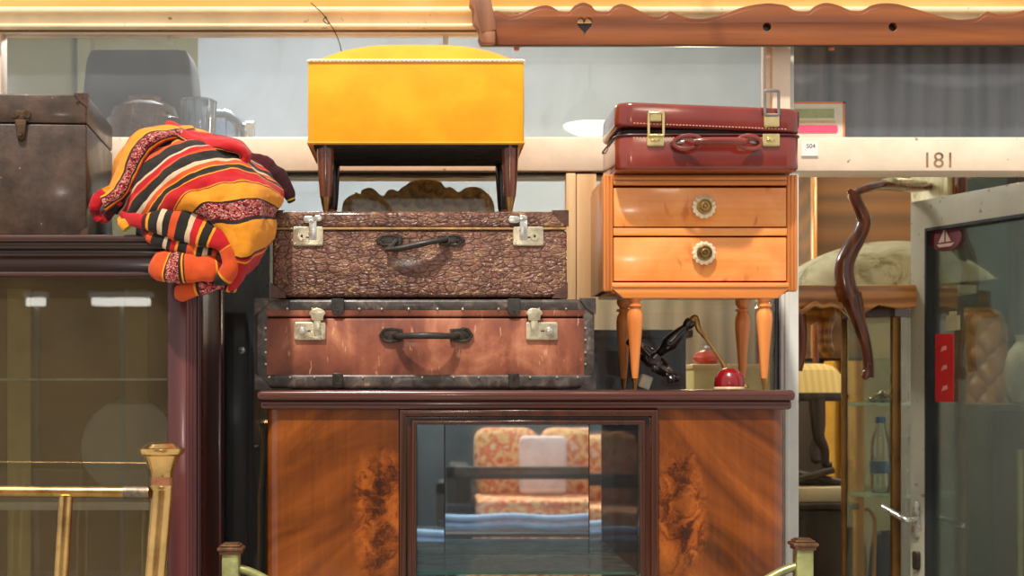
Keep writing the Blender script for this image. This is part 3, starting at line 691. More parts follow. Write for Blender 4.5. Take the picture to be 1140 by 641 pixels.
# ================================================================ honey bedside chest
def birch(name, rot=0):
    n = NT(name); v = n.co((1, 1, .8))
    f = n.noise(v, 11, 5, .55, .8); sp = n.noise(n.co((1.0, 1, .45), (0, .5 + rot, 0)), 34, 3, .5, .5)
    g = n.noise(n.co((.5, 1, 14)), 8, 3)
    base = n.ramp(n.math('ADD', n.math('MULTIPLY', f, .7), n.math('MULTIPLY', g, .3)), [(.3, rgb(222, 130, 56)), (.5, rgb(240, 150, 74)), (.72, rgb(250, 172, 100))])
    spots = n.ramp(sp, [(.60, (0, 0, 0, 1)), (.70, (1, 1, 1, 1))])
    MATS[name] = n.pbr(n.mix(n.math('MULTIPLY', spots, .75), base, rgb(200, 100, 38)), .26, 0, None, .4); return MATS[name]
m_birch = birch('flamed_birch')
ny, nb_ = .05, .31
NZ = TOP + .0005
nt = Thing('bedside_chest', 'honey-coloured two-drawer bedside chest on turned legs on the walnut cabinet', 'bedside table', (X(780, ny), .18, NZ))
nx0, nx1 = X(671.5, ny), X(888.5, ny); ntop = 1.8485; nbot = Z(322, ny)
px0, px1 = X(683, ny), X(876.5, ny)
def ncarc(m):
    m.box(nx0 + .004, nx0 + .02, ny + .012, nb_, nbot, ntop - .012, .002); m.box(nx1 - .02, nx1 - .004, ny + .012, nb_, nbot, ntop - .012, .002)
    m.box(nx0 + .01, nx1 - .01, nb_ - .012, nb_, nbot, ntop - .012); m.box(nx0 + .01, nx1 - .01, ny + .012, nb_, nbot, nbot + .012)
nt.part('carcass', m_honey, ncarc)
def nposts(m, xa, xb):
    wd = xb - xa
    m.box(xa, xb, ny + .004, ny + .03, nbot - .004, ntop, .004)
    for k in range(3):
        c = xa + wd * (k + .5) / 3
        m.lathe([(0, nbot - .005), (wd / 6.2, nbot), (wd / 6.2, ntop - .002), (0, ntop + .001)], (c, ny + .005, 0), n=12)
nt.part('corner_post', m_honey, lambda m: nposts(m, nx0, px0)); nt.part('corner_post', m_honey, lambda m: nposts(m, px1, nx1))
def ntopf(m):
    m.box(nx0 + .006, nx1 - .006, ny + .004, nb_, ntop - .016, ntop, .003)
    for a, c in ((196, 200.5), (200.5, 206)): m.box(px0, px1, ny - .002, ny + .02, Z(c, ny), Z(a, ny), .003)
nt.part('top_board', m_honeyx, ntopf)
nt.part('rail', m_honeyx, lambda m: m.box(px0, px1, ny + .002, ny + .03, Z(262, ny), Z(253.5, ny), .0015))
def nlow(m):
    m.box(px0 - .004, px1 + .003, ny - .004, ny + .03, Z(320, ny), Z(314.5, ny), .003)
nt.part('lower_rail', m_honeyx, nlow)
nt.part('skirt', m_honeyx, lambda m: (m.prism([[(X(694, ny), Z(332, ny)), (X(866, ny), Z(332, ny)), (X(880, ny), Z(320, ny)), (X(680, ny), Z(320, ny))]], ny + .0, ny + .02, 'XZ', .002), m.box(nx0 + .02, nx1 - .02, ny + .02, nb_ - .01, Z(326, ny), Z(320, ny), .002)))
for a, c in ((208.5, 252), (264, 312.5)):
    dw = nt.part('drawer', m_birch, lambda m: m.box(px0 + .001, px1 - .001, ny + .003, ny + .2, Z(c, ny), Z(a, ny), .002))
    kx, kz = X(783, ny), Z((230.5 if a < 220 else 282), ny)
    kb = nt.part('knob', plain('pressed_glass', rgb(238, 220, 184), .12, .35, .1, 60, .1), lambda m: m.lathe([(.018, .004), (.0245, -.004), (.0245, -.009), (.019, -.013), (.013, -.0125), (0, -.012)], (kx, ny, kz), 'Y', 84, 14, .05), dw, label='scalloped pale glass knob')
    nt.part('knob_centre', m_brass, lambda m: m.lathe([(.0165, -.011), (.0165, -.0155), (.0135, -.0165), (.0125, -.0135), (.0095, -.0135), (.009, -.0185), (.006, -.0195), (.0055, -.0165), (.0035, -.0165), (.003, -.021), (0, -.021)], (kx, ny, kz), 'Y', 24), dw, label='ringed brass knob centre')
def turned(r, h):
    pr = [(.38, .115), (.40, .14), (.50, .22), (.66, .42), (.84, .60), (.97, .72), (1.0, .78), (.93, .84), (.66, .885), (.64, .90), (.9, .905), (.9, .93), (.62, .94), (.6, .955), (.8, .975), (.92, 1.0), (.92, 1.04)]
    return [(r * a, h * q) for a, q in pr]
lh = Z(331, ny) - NZ
for cxp, yy, sy_ in ((707, .068, .068), (851, .068, .068), (694.5, .27, .27), (826.5, .27, .27)):
    lx = X(cxp, yy)
    lg = nt.part('leg', m_honey, lambda m: m.lathe(turned(.0172, lh), (lx, yy, NZ), n=24))
    nt.part('ferrule', m_brass, lambda m: m.lathe([(0, 0), (.0035, 0), (.0042, .006), (.0075, lh * .115), (.0078, lh * .125)], (lx, yy, NZ), n=18), lg)
# ================================================================ red vanity case
n = NT('oxblood_patent_leather'); v = n.co()
f = n.noise(v, 6, 4, .5)
m_ox = n.pbr(n.ramp(f, [(.3, rgb(104, 32, 24)), (.55, rgb(130, 46, 34)), (.75, rgb(156, 72, 54))]), .2, 0, n.bump(n.noise(v, 30, 3), .08, .004), .7)
ry0, ry1 = -.012, .245
rx0, rx1 = X(686.5, ry0), X(892.5, ry0); rz0 = ntop + .001; rzm = Z(149, ry0); 
rc = Thing('vanity_case', 'glossy oxblood vanity case with lid ajar on top of the honey bedside chest', 'case', (rx1, .1, rz0))
rc.part('body', m_ox, lambda m: m.prism([rrect(rx0, rx1, ry0, ry1, .034)], rz0, rzm, 'XY', .008))
lidh = Z(119, ry0) - Z(146, ry0)
def tilt(m): m.rotate((0, math.radians(2.3), 0), (rx1, 0, rzm)); 
rl = rc.part('lid', m_ox, lambda m: (m.prism([rrect(rx0 - .002, rx1 + .001, ry0 - .002, ry1, .034)], rzm + .002, rzm + .002 + lidh, 'XY', .008), tilt(m)))
rc.part('lining', plain('black_lining', rgb(18, 16, 16), .8, 0, .1), lambda m: m.prism([rrect(rx0 + .008, rx1 - .008, ry0 + .008, ry1 - .008, .028)], rzm - .005, rzm + .010, 'XY', .001))
def rim(m):
    o = rrect(rx0 - .0012, rx1 + .0012, ry0 - .0012, ry1 + .001, .035)
    m.tube([(a, c, rzm - .002) for a, c in o] + [(o[0][0], o[0][1], rzm - .002)], .0022, 6, len(o), smoothpath=False)
rc.part('rim', plain('dark_oxblood_edge', rgb(80, 18, 18), .3, 0, .1), rim)
m_stitch = plain('pale_stitching', rgb(226, 160, 136), .6, 0, .05)
def stitches(z, y, xa, xb):
    def f_(m):
        k = xa
        while k < xb: m.box(k, k + .0036, y - .0018, y + .002, z - .0009, z + .0009); k += .0068
    return f_
rc.part('stitching', m_stitch, stitches(rzm - .008, ry0, rx0 + .034, rx1 - .05))
rc.part('stitching', m_stitch, lambda m: (stitches(rzm + .008, ry0 - .002, rx0 + .034, rx1 - .034)(m), tilt(m)), rl)
m_gold = plain('pale_gold_plate', rgb(236, 212, 150), .16, .95, .1, 40, .03)
lxa = X(729.5, ry0); lxb = X(858, ry0)
def loop(cx, z0_, z1_, w_, y0_, y1_, wall=.0055):
    return lambda m: m.prism([rrect(cx - w_ / 2, cx + w_ / 2, z0_, z1_, .006), rrect(cx - w_ / 2 + wall, cx + w_ / 2 - wall, z0_ + wall, z1_ - wall, .003)[::-1]], y0_, y1_, 'XZ', .0012)
def lplate(cx):
    def f_(m):
        m.prism([rrect(cx - .018, cx + .018, Z(163, ry0), Z(149, ry0), .003)], ry0 - .005, ry0 + .001, 'XZ', .0015)
        m.box(cx - .010, cx + .010, ry0 - .009, ry0 - .003, Z(158.5, ry0), Z(152.5, ry0), .002); m.lathe([(.004, -.011), (.004, -.007)], (cx, ry0, Z(155.5, ry0)), 'Y', 10)
    return f_
la = rc.part('latch', m_gold, lplate(lxa), label='gold latch lying closed'); rc.part('hasp', m_gold, loop(lxa, Z(154, ry0), Z(124.5, ry0), .036, ry0 - .012, ry0 - .007), la)
rc.part('strike_plate', m_gold, lambda m: m.prism([rrect(lxa - .012, lxa + .012, Z(136, ry0), Z(125.5, ry0), .003)], ry0 - .0085, ry0 + .001, 'XZ', .0015), la)
lb = rc.part('latch', m_gold, lplate(lxb), label='gold latch flipped up open')
rc.part('hasp', m_steel, loop(lxb, Z(131, ry0), Z(100.5, ry0), .034, ry0 - .012, ry0 - .007), lb)
rc.part('strike_plate', m_gold, lambda m: m.prism([rrect(lxb - .016, lxb + .016, Z(142, ry0), Z(127, ry0), .003)], ry0 - .010, ry0 + .001, 'XZ', .0015), lb)
hz = Z(160.5, ry0)
def grip(m):
    m.tube([(X(768, 0), ry0 - .034, hz - .001), (X(778, 0), ry0 - .036, hz), (X(800, 0), ry0 - .037, hz), (X(814, 0), ry0 - .036, hz), (X(824, 0), ry0 - .034, hz)], [.0095, .0115, .012, .0115, .0095], 14, flat=.75)
    for c, w_ in ((762, 1), (830, -1)):
        o = [Vector((X(c + 14 * math.cos(a) * 1.0, 0), ry0 - .024 - .011 * (math.cos(a) * w_), hz + .0135 * math.sin(a))) for a in [2 * PI * k / 16 for k in range(17)]]
        m.tube(o, .0048, 8, 32)
hd = rc.part('handle', m_ox, grip)
for p, q in ((750, 6), (842, -6)):
    rc.part('ring', m_steel, lambda m: m.tube([(X(p, ry0), ry0 + .001, hz), (X(p, ry0), ry0 - .003, hz), (X(p + q, ry0), ry0 - .016, hz + .001), (X(p + 1.7 * q, ry0), ry0 - .018, hz + .002)], [.0075, .0070, .0045, .0042], 12), hd, label='steel handle ring')
rc.e.rotation_euler = (0, 0, 0)
# ================================================================ wheel lamp lying beneath the chest
wl = Thing('wheel_lamp', 'dark turned wooden wheel lamp with jointed brass rod and red dome shade under the chest', 'lamp', (X(740, .17), .17, NZ))
wy = .165
hub = P(727, 401, wy); axis = (P(745, 379, wy) - hub).normalized(); axis = (axis + Vector((0, -.30, 0))).normalized()
u_ = axis.cross(Vector((0, 1, 0))).normalized(); v_ = axis.cross(u_).normalized()
Rw = Matrix((u_, v_, axis)).transposed()
def wheel(m):
    R = .040; o = [hub + Rw @ Vector((R * math.cos(a), R * math.sin(a), 0)) for a in [2 * PI * k / 32 for k in range(33)]]
    m.tube(o, .0105, 10, 64, flat=1.2)
    q = MB()
    for r_, h in ((0, -.014), (.015, -.012), (.019, 0), (.014, .012), (0, .016)): pass
    m.tube([hub - axis * .014, hub, hub + axis * .018], [.010, .019, .009], 14)
wh = wl.part('wheel', m_dark, wheel)
for k in range(8):
    a = 2 * PI * k / 8 + .12
    dr = Rw @ Vector((math.cos(a), math.sin(a), 0))
    wl.part('spoke', m_dark, lambda m: m.tube([hub + dr * .010, hub + dr * .030, hub + dr * .046, hub + dr * .053, hub + dr * .062, hub + dr * .070, hub + dr * .0735], [.0055, .0075, .0065, .005, .0088, .008, .0035], 10, 24), wh)
J = P(770, 357, wy - .03)
A0 = hub + axis * .014
wl.part('arm', m_dark, lambda m: m.tube([A0, A0.lerp(J, .18), A0.lerp(J, .36), A0.lerp(J, .6), A0.lerp(J, .8), A0.lerp(J, .86), A0.lerp(J, .93), J], [.007, .011, .0175, .0135, .008, .011, .013, .011], 16, 40))
wl.part('joint', m_brass, lambda m: (m.tube([J, J + Vector((.006, 0, .008)), J + Vector((.013, -.002, .004))], [.008, .006, .005], 10), m.tube([J + Vector((.010, 0, .005)), P(778, 366, wy - .035), P(782, 371, wy - .035)], [.006, .0065, .0045], 10)))
E = P(806, 406, wy - .045)
wl.part('rod', m_brass, lambda m: (m.tube([P(780, 368, wy - .035), E], .0034, 10), m.tube([P(783, 371, wy - .036), P(785, 375, wy - .036)], .006, 10), m.tube([P(803.5, 402, wy - .044), P(807, 408, wy - .045)], [.005, .006], 10)))
m_redshade = plain('red_enamel', rgb(128, 12, 20), .2, 0, .08, 20, .02, .5)
sc_ = P(812, 431, wy - .045)
wl.part('shade', m_redshade, lambda m: m.lathe([(.0315, 0.001), (.0325, .010), (.031, .024), (.0265, .035), (.018, .043), (.008, .0465), (0, .047)], (sc_.x, sc_.y, NZ), n=28))
wl.part('shade_rim', plain('chipped_cream_rim', rgb(222, 196, 150), .5, 0, .2, 60), lambda m: m.lathe([(.0322, .0), (.0335, .002), (.0325, .006), (.030, .006)], (sc_.x, sc_.y, NZ), n=28))
wl.part('bracket', m_brass, lambda m: m.tube([(sc_.x + .030, sc_.y - .01, NZ + .008), (sc_.x + .037, sc_.y - .012, NZ + .005), (sc_.x + .034, sc_.y - .012, NZ + .012)], .003, 8))
wl.part('foot_block', plain('off_white_block', rgb(214, 206, 180), .5, 0, .08), lambda m: m.box(X(711, wy), X(724, wy), wy - .02, wy + .02, NZ + .001, NZ + .032, .004, rot=(0, .35, 0)))
# ================================================================ kilim blanket
Y_, R_, K_, O_, C_ = rgb(246, 156, 34), rgb(196, 18, 28), rgb(34, 28, 24), rgb(222, 84, 30), rgb(226, 196, 160)
M_, D_, G_ = rgb(120, 16, 26), rgb(76, 10, 22), rgb(206, 176, 40)
def kilim(name, stops, axis=0, pats=()):
    n = NT(name)
    uv = n.new('ShaderNodeUVMap'); uv.uv_map = 'UVMap'
    s3 = n.sep(uv.outputs[0]); v = n.co()
    w_ = n.math('ADD', s3[axis], n.math('MULTIPLY', n.math('SUBTRACT', n.noise(v, 40, 3), .5), .010))
    col = n.ramp(w_, stops, 'CONSTANT')
    for a, c in pats:
        inb = n.math('MULTIPLY', n.math('GREATER_THAN', w_, a), n.math('LESS_THAN', w_, c))
        p = n.ramp(n.noise(n.co((1, 1, 1.6), (0, .3, 0)), 150, 1, .4, .9), [(.0, D_), (.42, rgb(178, 30, 40)), (.53, rgb(240, 186, 166)), (.60, rgb(120, 16, 30))], 'CONSTANT')
        col = n.mix(inb, col, p)
    col = n.mix(n.math('MULTIPLY', n.noise(v, 60, 4), .3), col, rgb(60, 30, 20), 'MULTIPLY')
    weave = n.wave(v, 260, 1.5, 2, 2, direction='Z')
    MATS[name] = n.pbr(col, .85, 0, n.bump(n.math('ADD', weave, n.noise(v, 90, 3)), .35, .0025), 0, .25, .15); return MATS[name]
kb = Thing('kilim_blanket', 'bundled red, orange and black striped kilim blanket between trunk and suitcases', 'blanket', (X(215, -.06), 0.02, VT))
main = [
 [(122, 226, .10), (130, 182, .09), (158, 150, .10), (203, 143, .12), (258, 160, .15)],
 [(124, 236, .0), (142, 196, -.02), (180, 164, -.02), (228, 156, .02), (280, 178, .09)],
 [(138, 240, -.05), (162, 206, -.08), (205, 176, -.08), (250, 170, -.04), (299, 196, .04)],
 [(168, 242, -.08), (193, 213, -.11), (233, 192, -.115), (274, 190, -.08), (313, 213, .0)],
 [(196, 238, -.10), (216, 218, -.135), (251, 212, -.14), (289, 211, -.10), (313, 223, .0)],
 [(222, 246, -.11), (238, 239, -.145), (262, 241, -.15), (286, 236, -.115), (306, 241, -.02)],
 [(246, 272, -.10), (259, 278, -.135), (273, 281, -.145), (289, 274, -.11), (304, 261, -.03)],
 [(246, 322, -.07), (253, 325, -.095), (262, 321, -.10), (272, 309, -.075), (286, 288, -.01)]]
def surf(rows, nu, nv, wob=0.0):
    cols = [catmull([P(*q) for q in r], nv) for r in rows]
    out = []
    tr = [catmull([c[j] for c in cols], nu) for j in range(nv + 1)]
    rr = random.Random(3)
    for i in range(nu + 1):
        row = []
        for j in range(nv + 1):
            p = tr[j][i].copy(); u, w_ = i / nu, j / nv
            p.y += wob * math.sin(9 * u + 5 * w_) * math.sin(PI * w_) + wob * .7 * math.sin(17 * w_ - 7 * u)
            row.append(p)
        out.append(row)
    return out
m_main = kilim('kilim_main', [(0, Y_), (.05, K_), (.075, M_), (.10, K_), (.135, Y_), (.15, O_), (.185, K_), (.245, C_), (.255, R_), (.285, O_), (.295, K_), (.345, C_), (.365, O_), (.392, Y_), (.40, K_), (.44, Y_), (.448, R_), (.53, Y_), (.537, M_), (.545, Y_), (.64, K_), (.65, D_), (.655, M_), (.73, D_), (.737, K_), (.747, Y_), (.868, D_), (.876, R_), (.885, Y_), (.893, R_)], 0, ((.652, .732),))
kb.part('cloth', m_main, lambda m: (m.grid(surf(main, 90, 60, .005)), m.wrinkle(.010, 13, 2), m.wrinkle(.005, 34, 5), m.wrinkle(.002, 90, 1)), solid=.009, subsurf=1)
def core(m):
    m.lathe([(0, -.06), (.05, -.055), (.10, -.03), (.125, .01), (.12, .06), (.09, .12), (.05, .155), (0, .165)], (X(205, .06), .06, VT + .065), n=24)
kb.part('inner_fold', plain('dark_wool', rgb(66, 20, 18), .9, 0, .25, 30, .3), core)
def fold(name, path, r, stops, flat=.45, pats=(), n=16, samples=48, up=(0, 1, 0), axis=0, twist=0):
    mt = kilim('kilim_' + name, stops, axis, pats)
    kb.part('fold', mt, lambda m: (m.tube([P(*q) for q in path], r, n, samples, flat=flat, up=up, twist=twist), m.wrinkle(.006, 30, len(name)), m.wrinkle(.0025, 80, len(name) + 3)), subsurf=1)
# front roll: comes out of the left, runs right and curls under itself
fold('roll', [(134, 238, -.07), (147, 243, -.085), (160, 246, -.10), (180, 247, -.112), (205, 253, -.12), (228, 259, -.128), (244, 266, -.135), (254, 278, -.14), (256, 294, -.14), (249, 308, -.13), (238, 314, -.12)],
     [.007, .012, .018, .026, .031, .028, .023, .019, .018, .016, .010],
     [(0, R_), (.20, D_), (.225, Y_), (.24, K_), (.29, C_), (.315, K_), (.34, O_), (.375, K_), (.42, C_), (.445, R_), (.48, Y_), (.495, K_), (.545, Y_), (.56, R_), (.68, Y_), (.69, O_), (.88, Y_), (.90, K_)], .5, up=(0, 1, 0))
fold('under', [(161, 257, -.085), (175, 264, -.10), (198, 272, -.112), (222, 279, -.118), (242, 283, -.115)], [.010, .015, .017, .015, .010],
     [(0, M_), (.14, O_), (.22, K_), (.36, C_), (.40, K_), (.44, R_), (.49, Y_), (.52, K_), (.62, O_), (.70, Y_), (.73, K_), (.80, C_), (.86, K_), (.92, O_)], .7)
fold('orange', [(173, 292, -.090), (180, 295, -.100), (196, 298, -.112), (220, 297, -.118), (238, 298, -.12), (250, 296, -.11)], [.024, .031, .032, .030, .026, .014],
     [(0, O_), (.30, Y_), (.32, K_), (.335, M_), (.45, K_), (.47, Y_), (.485, K_), (.50, O_), (.82, Y_), (.84, M_), (.88, R_)], .6, ((.336, .45),))
fold('tail', [(196, 326, -.09), (206, 325, -.10), (222, 320, -.108), (242, 316, -.11), (256, 318, -.105), (262, 319, -.095)], [.014, .017, .016, .014, .012, .009],
     [(0, O_), (.34, Y_), (.37, K_), (.40, M_), (.70, K_), (.74, Y_), (.80, K_), (.88, Y_)], .6, ((.41, .70),))
# red tongue on the crown, and the rolled hem on its end
def sheet(name, outer, mid, inner, stops, pats=(), nu=60, nv=14):
    rows = [list(q) for q in zip(outer, mid, inner)]
    mt = kilim('kilim_' + name, stops, 1, pats)
    kb.part('fold', mt, lambda m: (m.grid(surf(rows, nu, nv, .0)), m.wrinkle(.006, 24, 4), m.wrinkle(.0025, 70, 8)), solid=.008, subsurf=1)
sheet('tongue', [(186, 135, .06), (208, 144, .05), (234, 151, .03), (257, 153, .01), (273, 160, .0), (280, 172, -.01), (275, 185, -.015), (262, 188, -.02)],
      [(183, 139, .03), (205, 150, .0), (228, 158, -.03), (249, 160, -.055), (268, 165, -.06), (274, 174, -.06), (270, 183, -.055), (258, 184, -.05)],
      [(181, 143, .02), (202, 156, -.02), (222, 165, -.045), (243, 167, -.06), (262, 169, -.055), (268, 175, -.05), (264, 180, -.045), (250, 178, -.04)],
      [(0, M_), (.08, R_), (.80, K_), (.88, Y_), (.94, K_)], (), 60, 14)
fold('tongue_inside', [(226, 160, .0), (245, 168, -.02), (262, 174, -.03), (270, 176, -.025)], [.008, .014, .015, .008], [(0, K_), (.5, D_), (.8, K_)], .5)
sheet('left_edge', [(214, 142, .06), (190, 140, .03), (162, 143, .0), (143, 158, -.01), (132, 182, -.02), (122, 205, -.03), (108, 214, -.035)],
      [(218, 146, .04), (194, 147, -.01), (168, 152, -.045), (152, 168, -.06), (142, 190, -.07), (132, 212, -.075), (113, 224, -.07)],
      [(222, 152, .04), (200, 154, .0), (178, 162, -.03), (162, 178, -.05), (152, 198, -.06), (140, 218, -.065), (118, 238, -.06)],
      [(0, O_), (.06, Y_), (.36, K_), (.42, M_), (.74, K_), (.80, Y_), (.86, R_), (.92, K_)], ((.44, .74),))
fold('left_tip', [(126, 208, -.045), (115, 214, -.055), (108, 224, -.058), (106, 236, -.055), (111, 246, -.05)], [.006, .011, .013, .012, .008], [(0, Y_), (.22, R_), (.7, M_), (.85, R_)], .4)
fold('left_drop', [(110, 243, -.035), (118, 240, -.045), (127, 228, -.055), (138, 214, -.06), (150, 196, -.06)], [.008, .012, .012, .011, .008], [(0, R_), (.25, D_), (.4, K_), (.55, R_), (.62, K_), (.8, O_), (.9, K_)], .6)
fold('back_flap', [(262, 176, .08), (284, 186, .07), (304, 197, .06), (318, 210, .055), (325, 225, .06)], [.026, .030, .028, .018, .010],
     [(0, D_), (.4, rgb(58, 14, 20)), (.93, G_), (.96, D_)], .35)
fold('yellow_tip', [(133, 242, -.065), (137, 248, -.075), (142, 255, -.08)], [.009, .013, .008], [(0, Y_), (.9, G_)], .5)
# ================================================================ scalloped wooden pelmet
py_ = .372
top_o = [(536, 1), (546, 11), (555, 11.5), (567, 16.5), (580, 14), (594, 8), (606, 5), (614, 6.5), (620, 10), (623.5, 11.5), (634, 11.5), (640, 5.5), (649, 2), (658, 5), (664, 11), (677, 11.5), (684, 6), (692, 3.5), (702, 6), (712, 11), (722, 16), (731.5, 17.5), (739, 15), (745.5, 12), (752, 14), (764, 18.5), (779, 20), (794, 18), (809, 13.5), (830, 6.5), (853, 3), (868, 4), (877, 6), (886, 11), (900, 11.5), (908, 6), (919, 2.5), (932, 4.5), (943, 9), (949, 11), (960, 10.8), (970, 5.5), (982, 3), (996, 3.2), (1009, 6), (1035, 13.5), (1052, 18.5), (1068, 21), (1086, 19.5), (1094, 15), (1100, 12), (1107, 14), (1115, 15.5), (1128, 14), (1145, 9), (1160, 4), (1180, 2), (1200, 8), (1215, 11)]
def dens(o):
    q = catmull([(a, c, 0) for a, c in o], len(o) * 5); return [(p.x, p.y) for p in q]
def shelf_board(y0_, y1_, dz, holes, bev):
    def f_(m):
        t_ = dens(top_o)
        o = [(X(1215, py_), Z(50, py_)), ] + [(X(a, py_), Z(c + dz, py_)) for a, c in t_[::-1]] + [(X(536, py_), Z(50, py_))]
        m.prism([o] + holes, y0_, y1_, 'XZ', bev)
    return f_
heart = []
for k in range(40):
    a = 2 * PI * k / 40; hx = 16 * math.sin(a) ** 3; hy = 13 * math.cos(a) - 5 * math.cos(2 * a) - 2 * math.cos(3 * a) - math.cos(4 * a)
    heart.append((X(651 + hx * .52, py_), Z(27.5 - hy * .66, py_)))
holes = [heart[::-1]] + [circ(X(p, py_), Z(30, py_), 4.6 * S(py_)) for p in (854, 994)]
pel = Thing('pelmet_shelf', 'scalloped reddish wooden pelmet with heart cut-out hanging below the top beam', 'pelmet', (X(840, py_), WY - .05, Z(50, py_)))
pel.part('fascia', m_pelmet, shelf_board(py_ + .004, py_ + .016, 0, holes, .0015))
pel.part('face_board', m_pelmet, shelf_board(py_, py_ + .0045, 4.6, holes, .0012))
pel.part('bottom_bead', m_darkx, lambda m: m.box(X(536, py_), X(1215, py_), py_ + .001, py_ + .014, Z(51, py_), Z(49.3, py_), .0005))
def endb(m):
    o = [(0, 52), (-3, 46), (-2, 38), (-9, 26), (-8, 14), (-13, 8), (-12, -3), (5, -3), (9, 10), (12, 28), (14, 40), (14, 52)]
    m.prism([[(X(535 + a * .98, py_), Z(c - 1.5, py_)) for a, c in o][::-1]], py_ - .020, py_ + .02, 'XZ', .003)
    m.box(X(531, py_), X(549, py_), py_ - .022, py_ - .01, Z(38, py_), Z(-4, py_), .003, rot=(0, -.20, 0))
    m.box(X(538, py_), X(551, py_), py_ - .021, py_ + .01, Z(50, py_), Z(37, py_), .002)
    m.box(X(526, py_), X(538, py_), py_ + .015, .397, Z(24, py_), Z(0, py_), .002)
pel.part('end_board', wood('grey_brown_end', rgb(112, 72, 48), rgb(158, 112, 84), 'Z', 9, .5, .05), endb)
pel.part('back_rail', m_darkx, lambda m: m.box(X(556, py_), X(1210, py_), py_ + .0155, .397, Z(44, py_), Z(24, py_), .001))
for p in (575, 925):
    pel.part('peg', plain('orange_peg', rgb(206, 112, 60), .4, 0, .1), lambda m: m.lathe([(.0, 0), (.006, .001), (.0075, .008), (.006, .02), (.006, .08)], (X(p, .40), py_ + .022, Z(57, .40)), n=12))
# thin wire hanging from the moulding
tag((lambda m: (m.tube([P(346, 3, .385), P(358, 14, .39), P(364, 22, .40), P(372, 34, .405), P(378, 48, .41), P(381, 62, .41)], .0011, 6, 30), m.tube([P(363, 18, .398), P(360, 23, .40), P(366, 27, .40), P(363, 19, .398)], .0011, 6, 20), m.build('hanging_wire', m_pewter))[2])(MB(P(346, 3, .40))), 'thin bent wire dangling from the top beam above the stool', 'wire')
# ================================================================ brass bed head, lower left
by_ = -.42
bb = Thing('brass_bed_head', 'shiny brass bed head with mushroom finial in front of the left vitrine', 'bed head', (X(174, by_), by_, 0))
zk = Z(492, by_)
def sp(p): return p * S(by_)
bpost = bb.part('post', m_brass2, lambda m: m.tube([(X(170, by_), by_, .0), P(173, 641, by_), P(181, 541, by_)], sp(12.3), 24, 20, smoothpath=False))
kx = X(180, by_)
bb.part('finial', m_brass2, lambda m: m.lathe([(sp(12.8), Z(545, by_)), (sp(13.5), Z(541, by_)), (sp(12.2), Z(538, by_)), (sp(11.8), Z(532, by_)), (sp(13), Z(524, by_)), (sp(17), Z(514, by_)), (sp(20), Z(507, by_)), (sp(24.5), Z(505, by_)), (sp(25.6), Z(502, by_)), (sp(25.2), Z(499, by_)), (sp(21), Z(497.5, by_)), (sp(17), Z(494, by_)), (sp(10), Z(492, by_)), (0, zk)], (kx, by_, 0), n=32), bpost)
bb.part('collar', plain('worn_copper_collar', rgb(176, 116, 84), .4, .8, .25, 40, .2), lambda m: m.lathe([(sp(12.9), Z(541, by_)), (sp(12.9), Z(531, by_))], (kx + .0005, by_, 0), n=24), bpost)
brail = bb.part('rail', m_brass, lambda m: m.tube([P(-160, 545.5, by_), P(166, 548, by_)], sp(6.6), 18, 10))
bb.part('socket', plain('grey_worn_socket', rgb(122, 108, 94), .4, .8, .3, 60, .2), lambda m: m.tube([P(138, 547.8, by_), P(165, 548, by_)], sp(7.2), 18, 6), brail)
for pt, pb in ((73.5, 68), (-22, -27), (-118, -123)):
    bb.part('spindle', m_brass2, lambda m: m.tube([P(pt, 552, by_), P(pb, 641, by_), (X(pb - 4, by_), by_, .0)], [sp(8), sp(8), sp(8)], 18, 12, smoothpath=False))
bb.part('post', m_brass2, lambda m: m.tube([(X(-170, by_), by_, .0), P(-165, 500, by_)], sp(12.3), 20, 6))
# ================================================================ green-gold painted bed end in front of the cabinet
gy = -.25
m_green = plain('worn_green_gold_paint', rgb(150, 150, 96), .32, .45, .18, 30, .1)
m_copper = plain('worn_bronze_cap', rgb(122, 88, 62), .36, .6, .25, 50, .15)
gb = Thing('painted_bed_end', 'green-gold bed end with two square capped posts in front of the walnut cabinet', 'bed end', (X(575, gy), gy, 0))
for p, fl in ((257.5, 1), (894, -1)):
    ztop = Z(614 if fl > 0 else 609, gy); w_ = 9.5 * S(gy); cx_ = X(p, gy)
    gp = gb.part('post', m_green, lambda m: m.box(cx_ - w_, cx_ + w_, gy - w_, gy + w_, 0, ztop, .003))
    gb.part('cap', m_copper, lambda m: (m.box(cx_ - w_ * 1.25, cx_ + w_ * 1.25, gy - w_ * 1.25, gy + w_ * 1.25, ztop - .004, ztop + .004, .002), m.box(cx_ - w_ * 1.5, cx_ + w_ * 1.5, gy - w_ * 1.5, gy + w_ * 1.5, ztop + .003, ztop + .0105, .003), m.box(cx_ - w_ * 1.2, cx_ + w_ * 1.2, gy - w_ * 1.2, gy + w_ * 1.2, ztop + .010, ztop + .015, .003), m.box(cx_ - w_ * .9, cx_ + w_ * .9, gy - w_ * .9, gy + w_ * .9, ztop + .0145, ztop + .0175, .002)), gp)
def gr(m):
    m.tube([P(264, 632, gy), P(282, 638, gy), P(330, 660, gy), P(450, 700, gy), P(575, 712, gy), P(700, 700, gy), P(822, 660, gy), P(868, 637, gy), P(887, 630, gy)], .0095, 12, 60, flat=.9)
gb.part('curved_rail', m_green, gr)
gb.part('lower_rail', m_green, lambda m: m.box(X(258, gy), X(893, gy), gy - .008, gy + .008, .3, .33, .003))
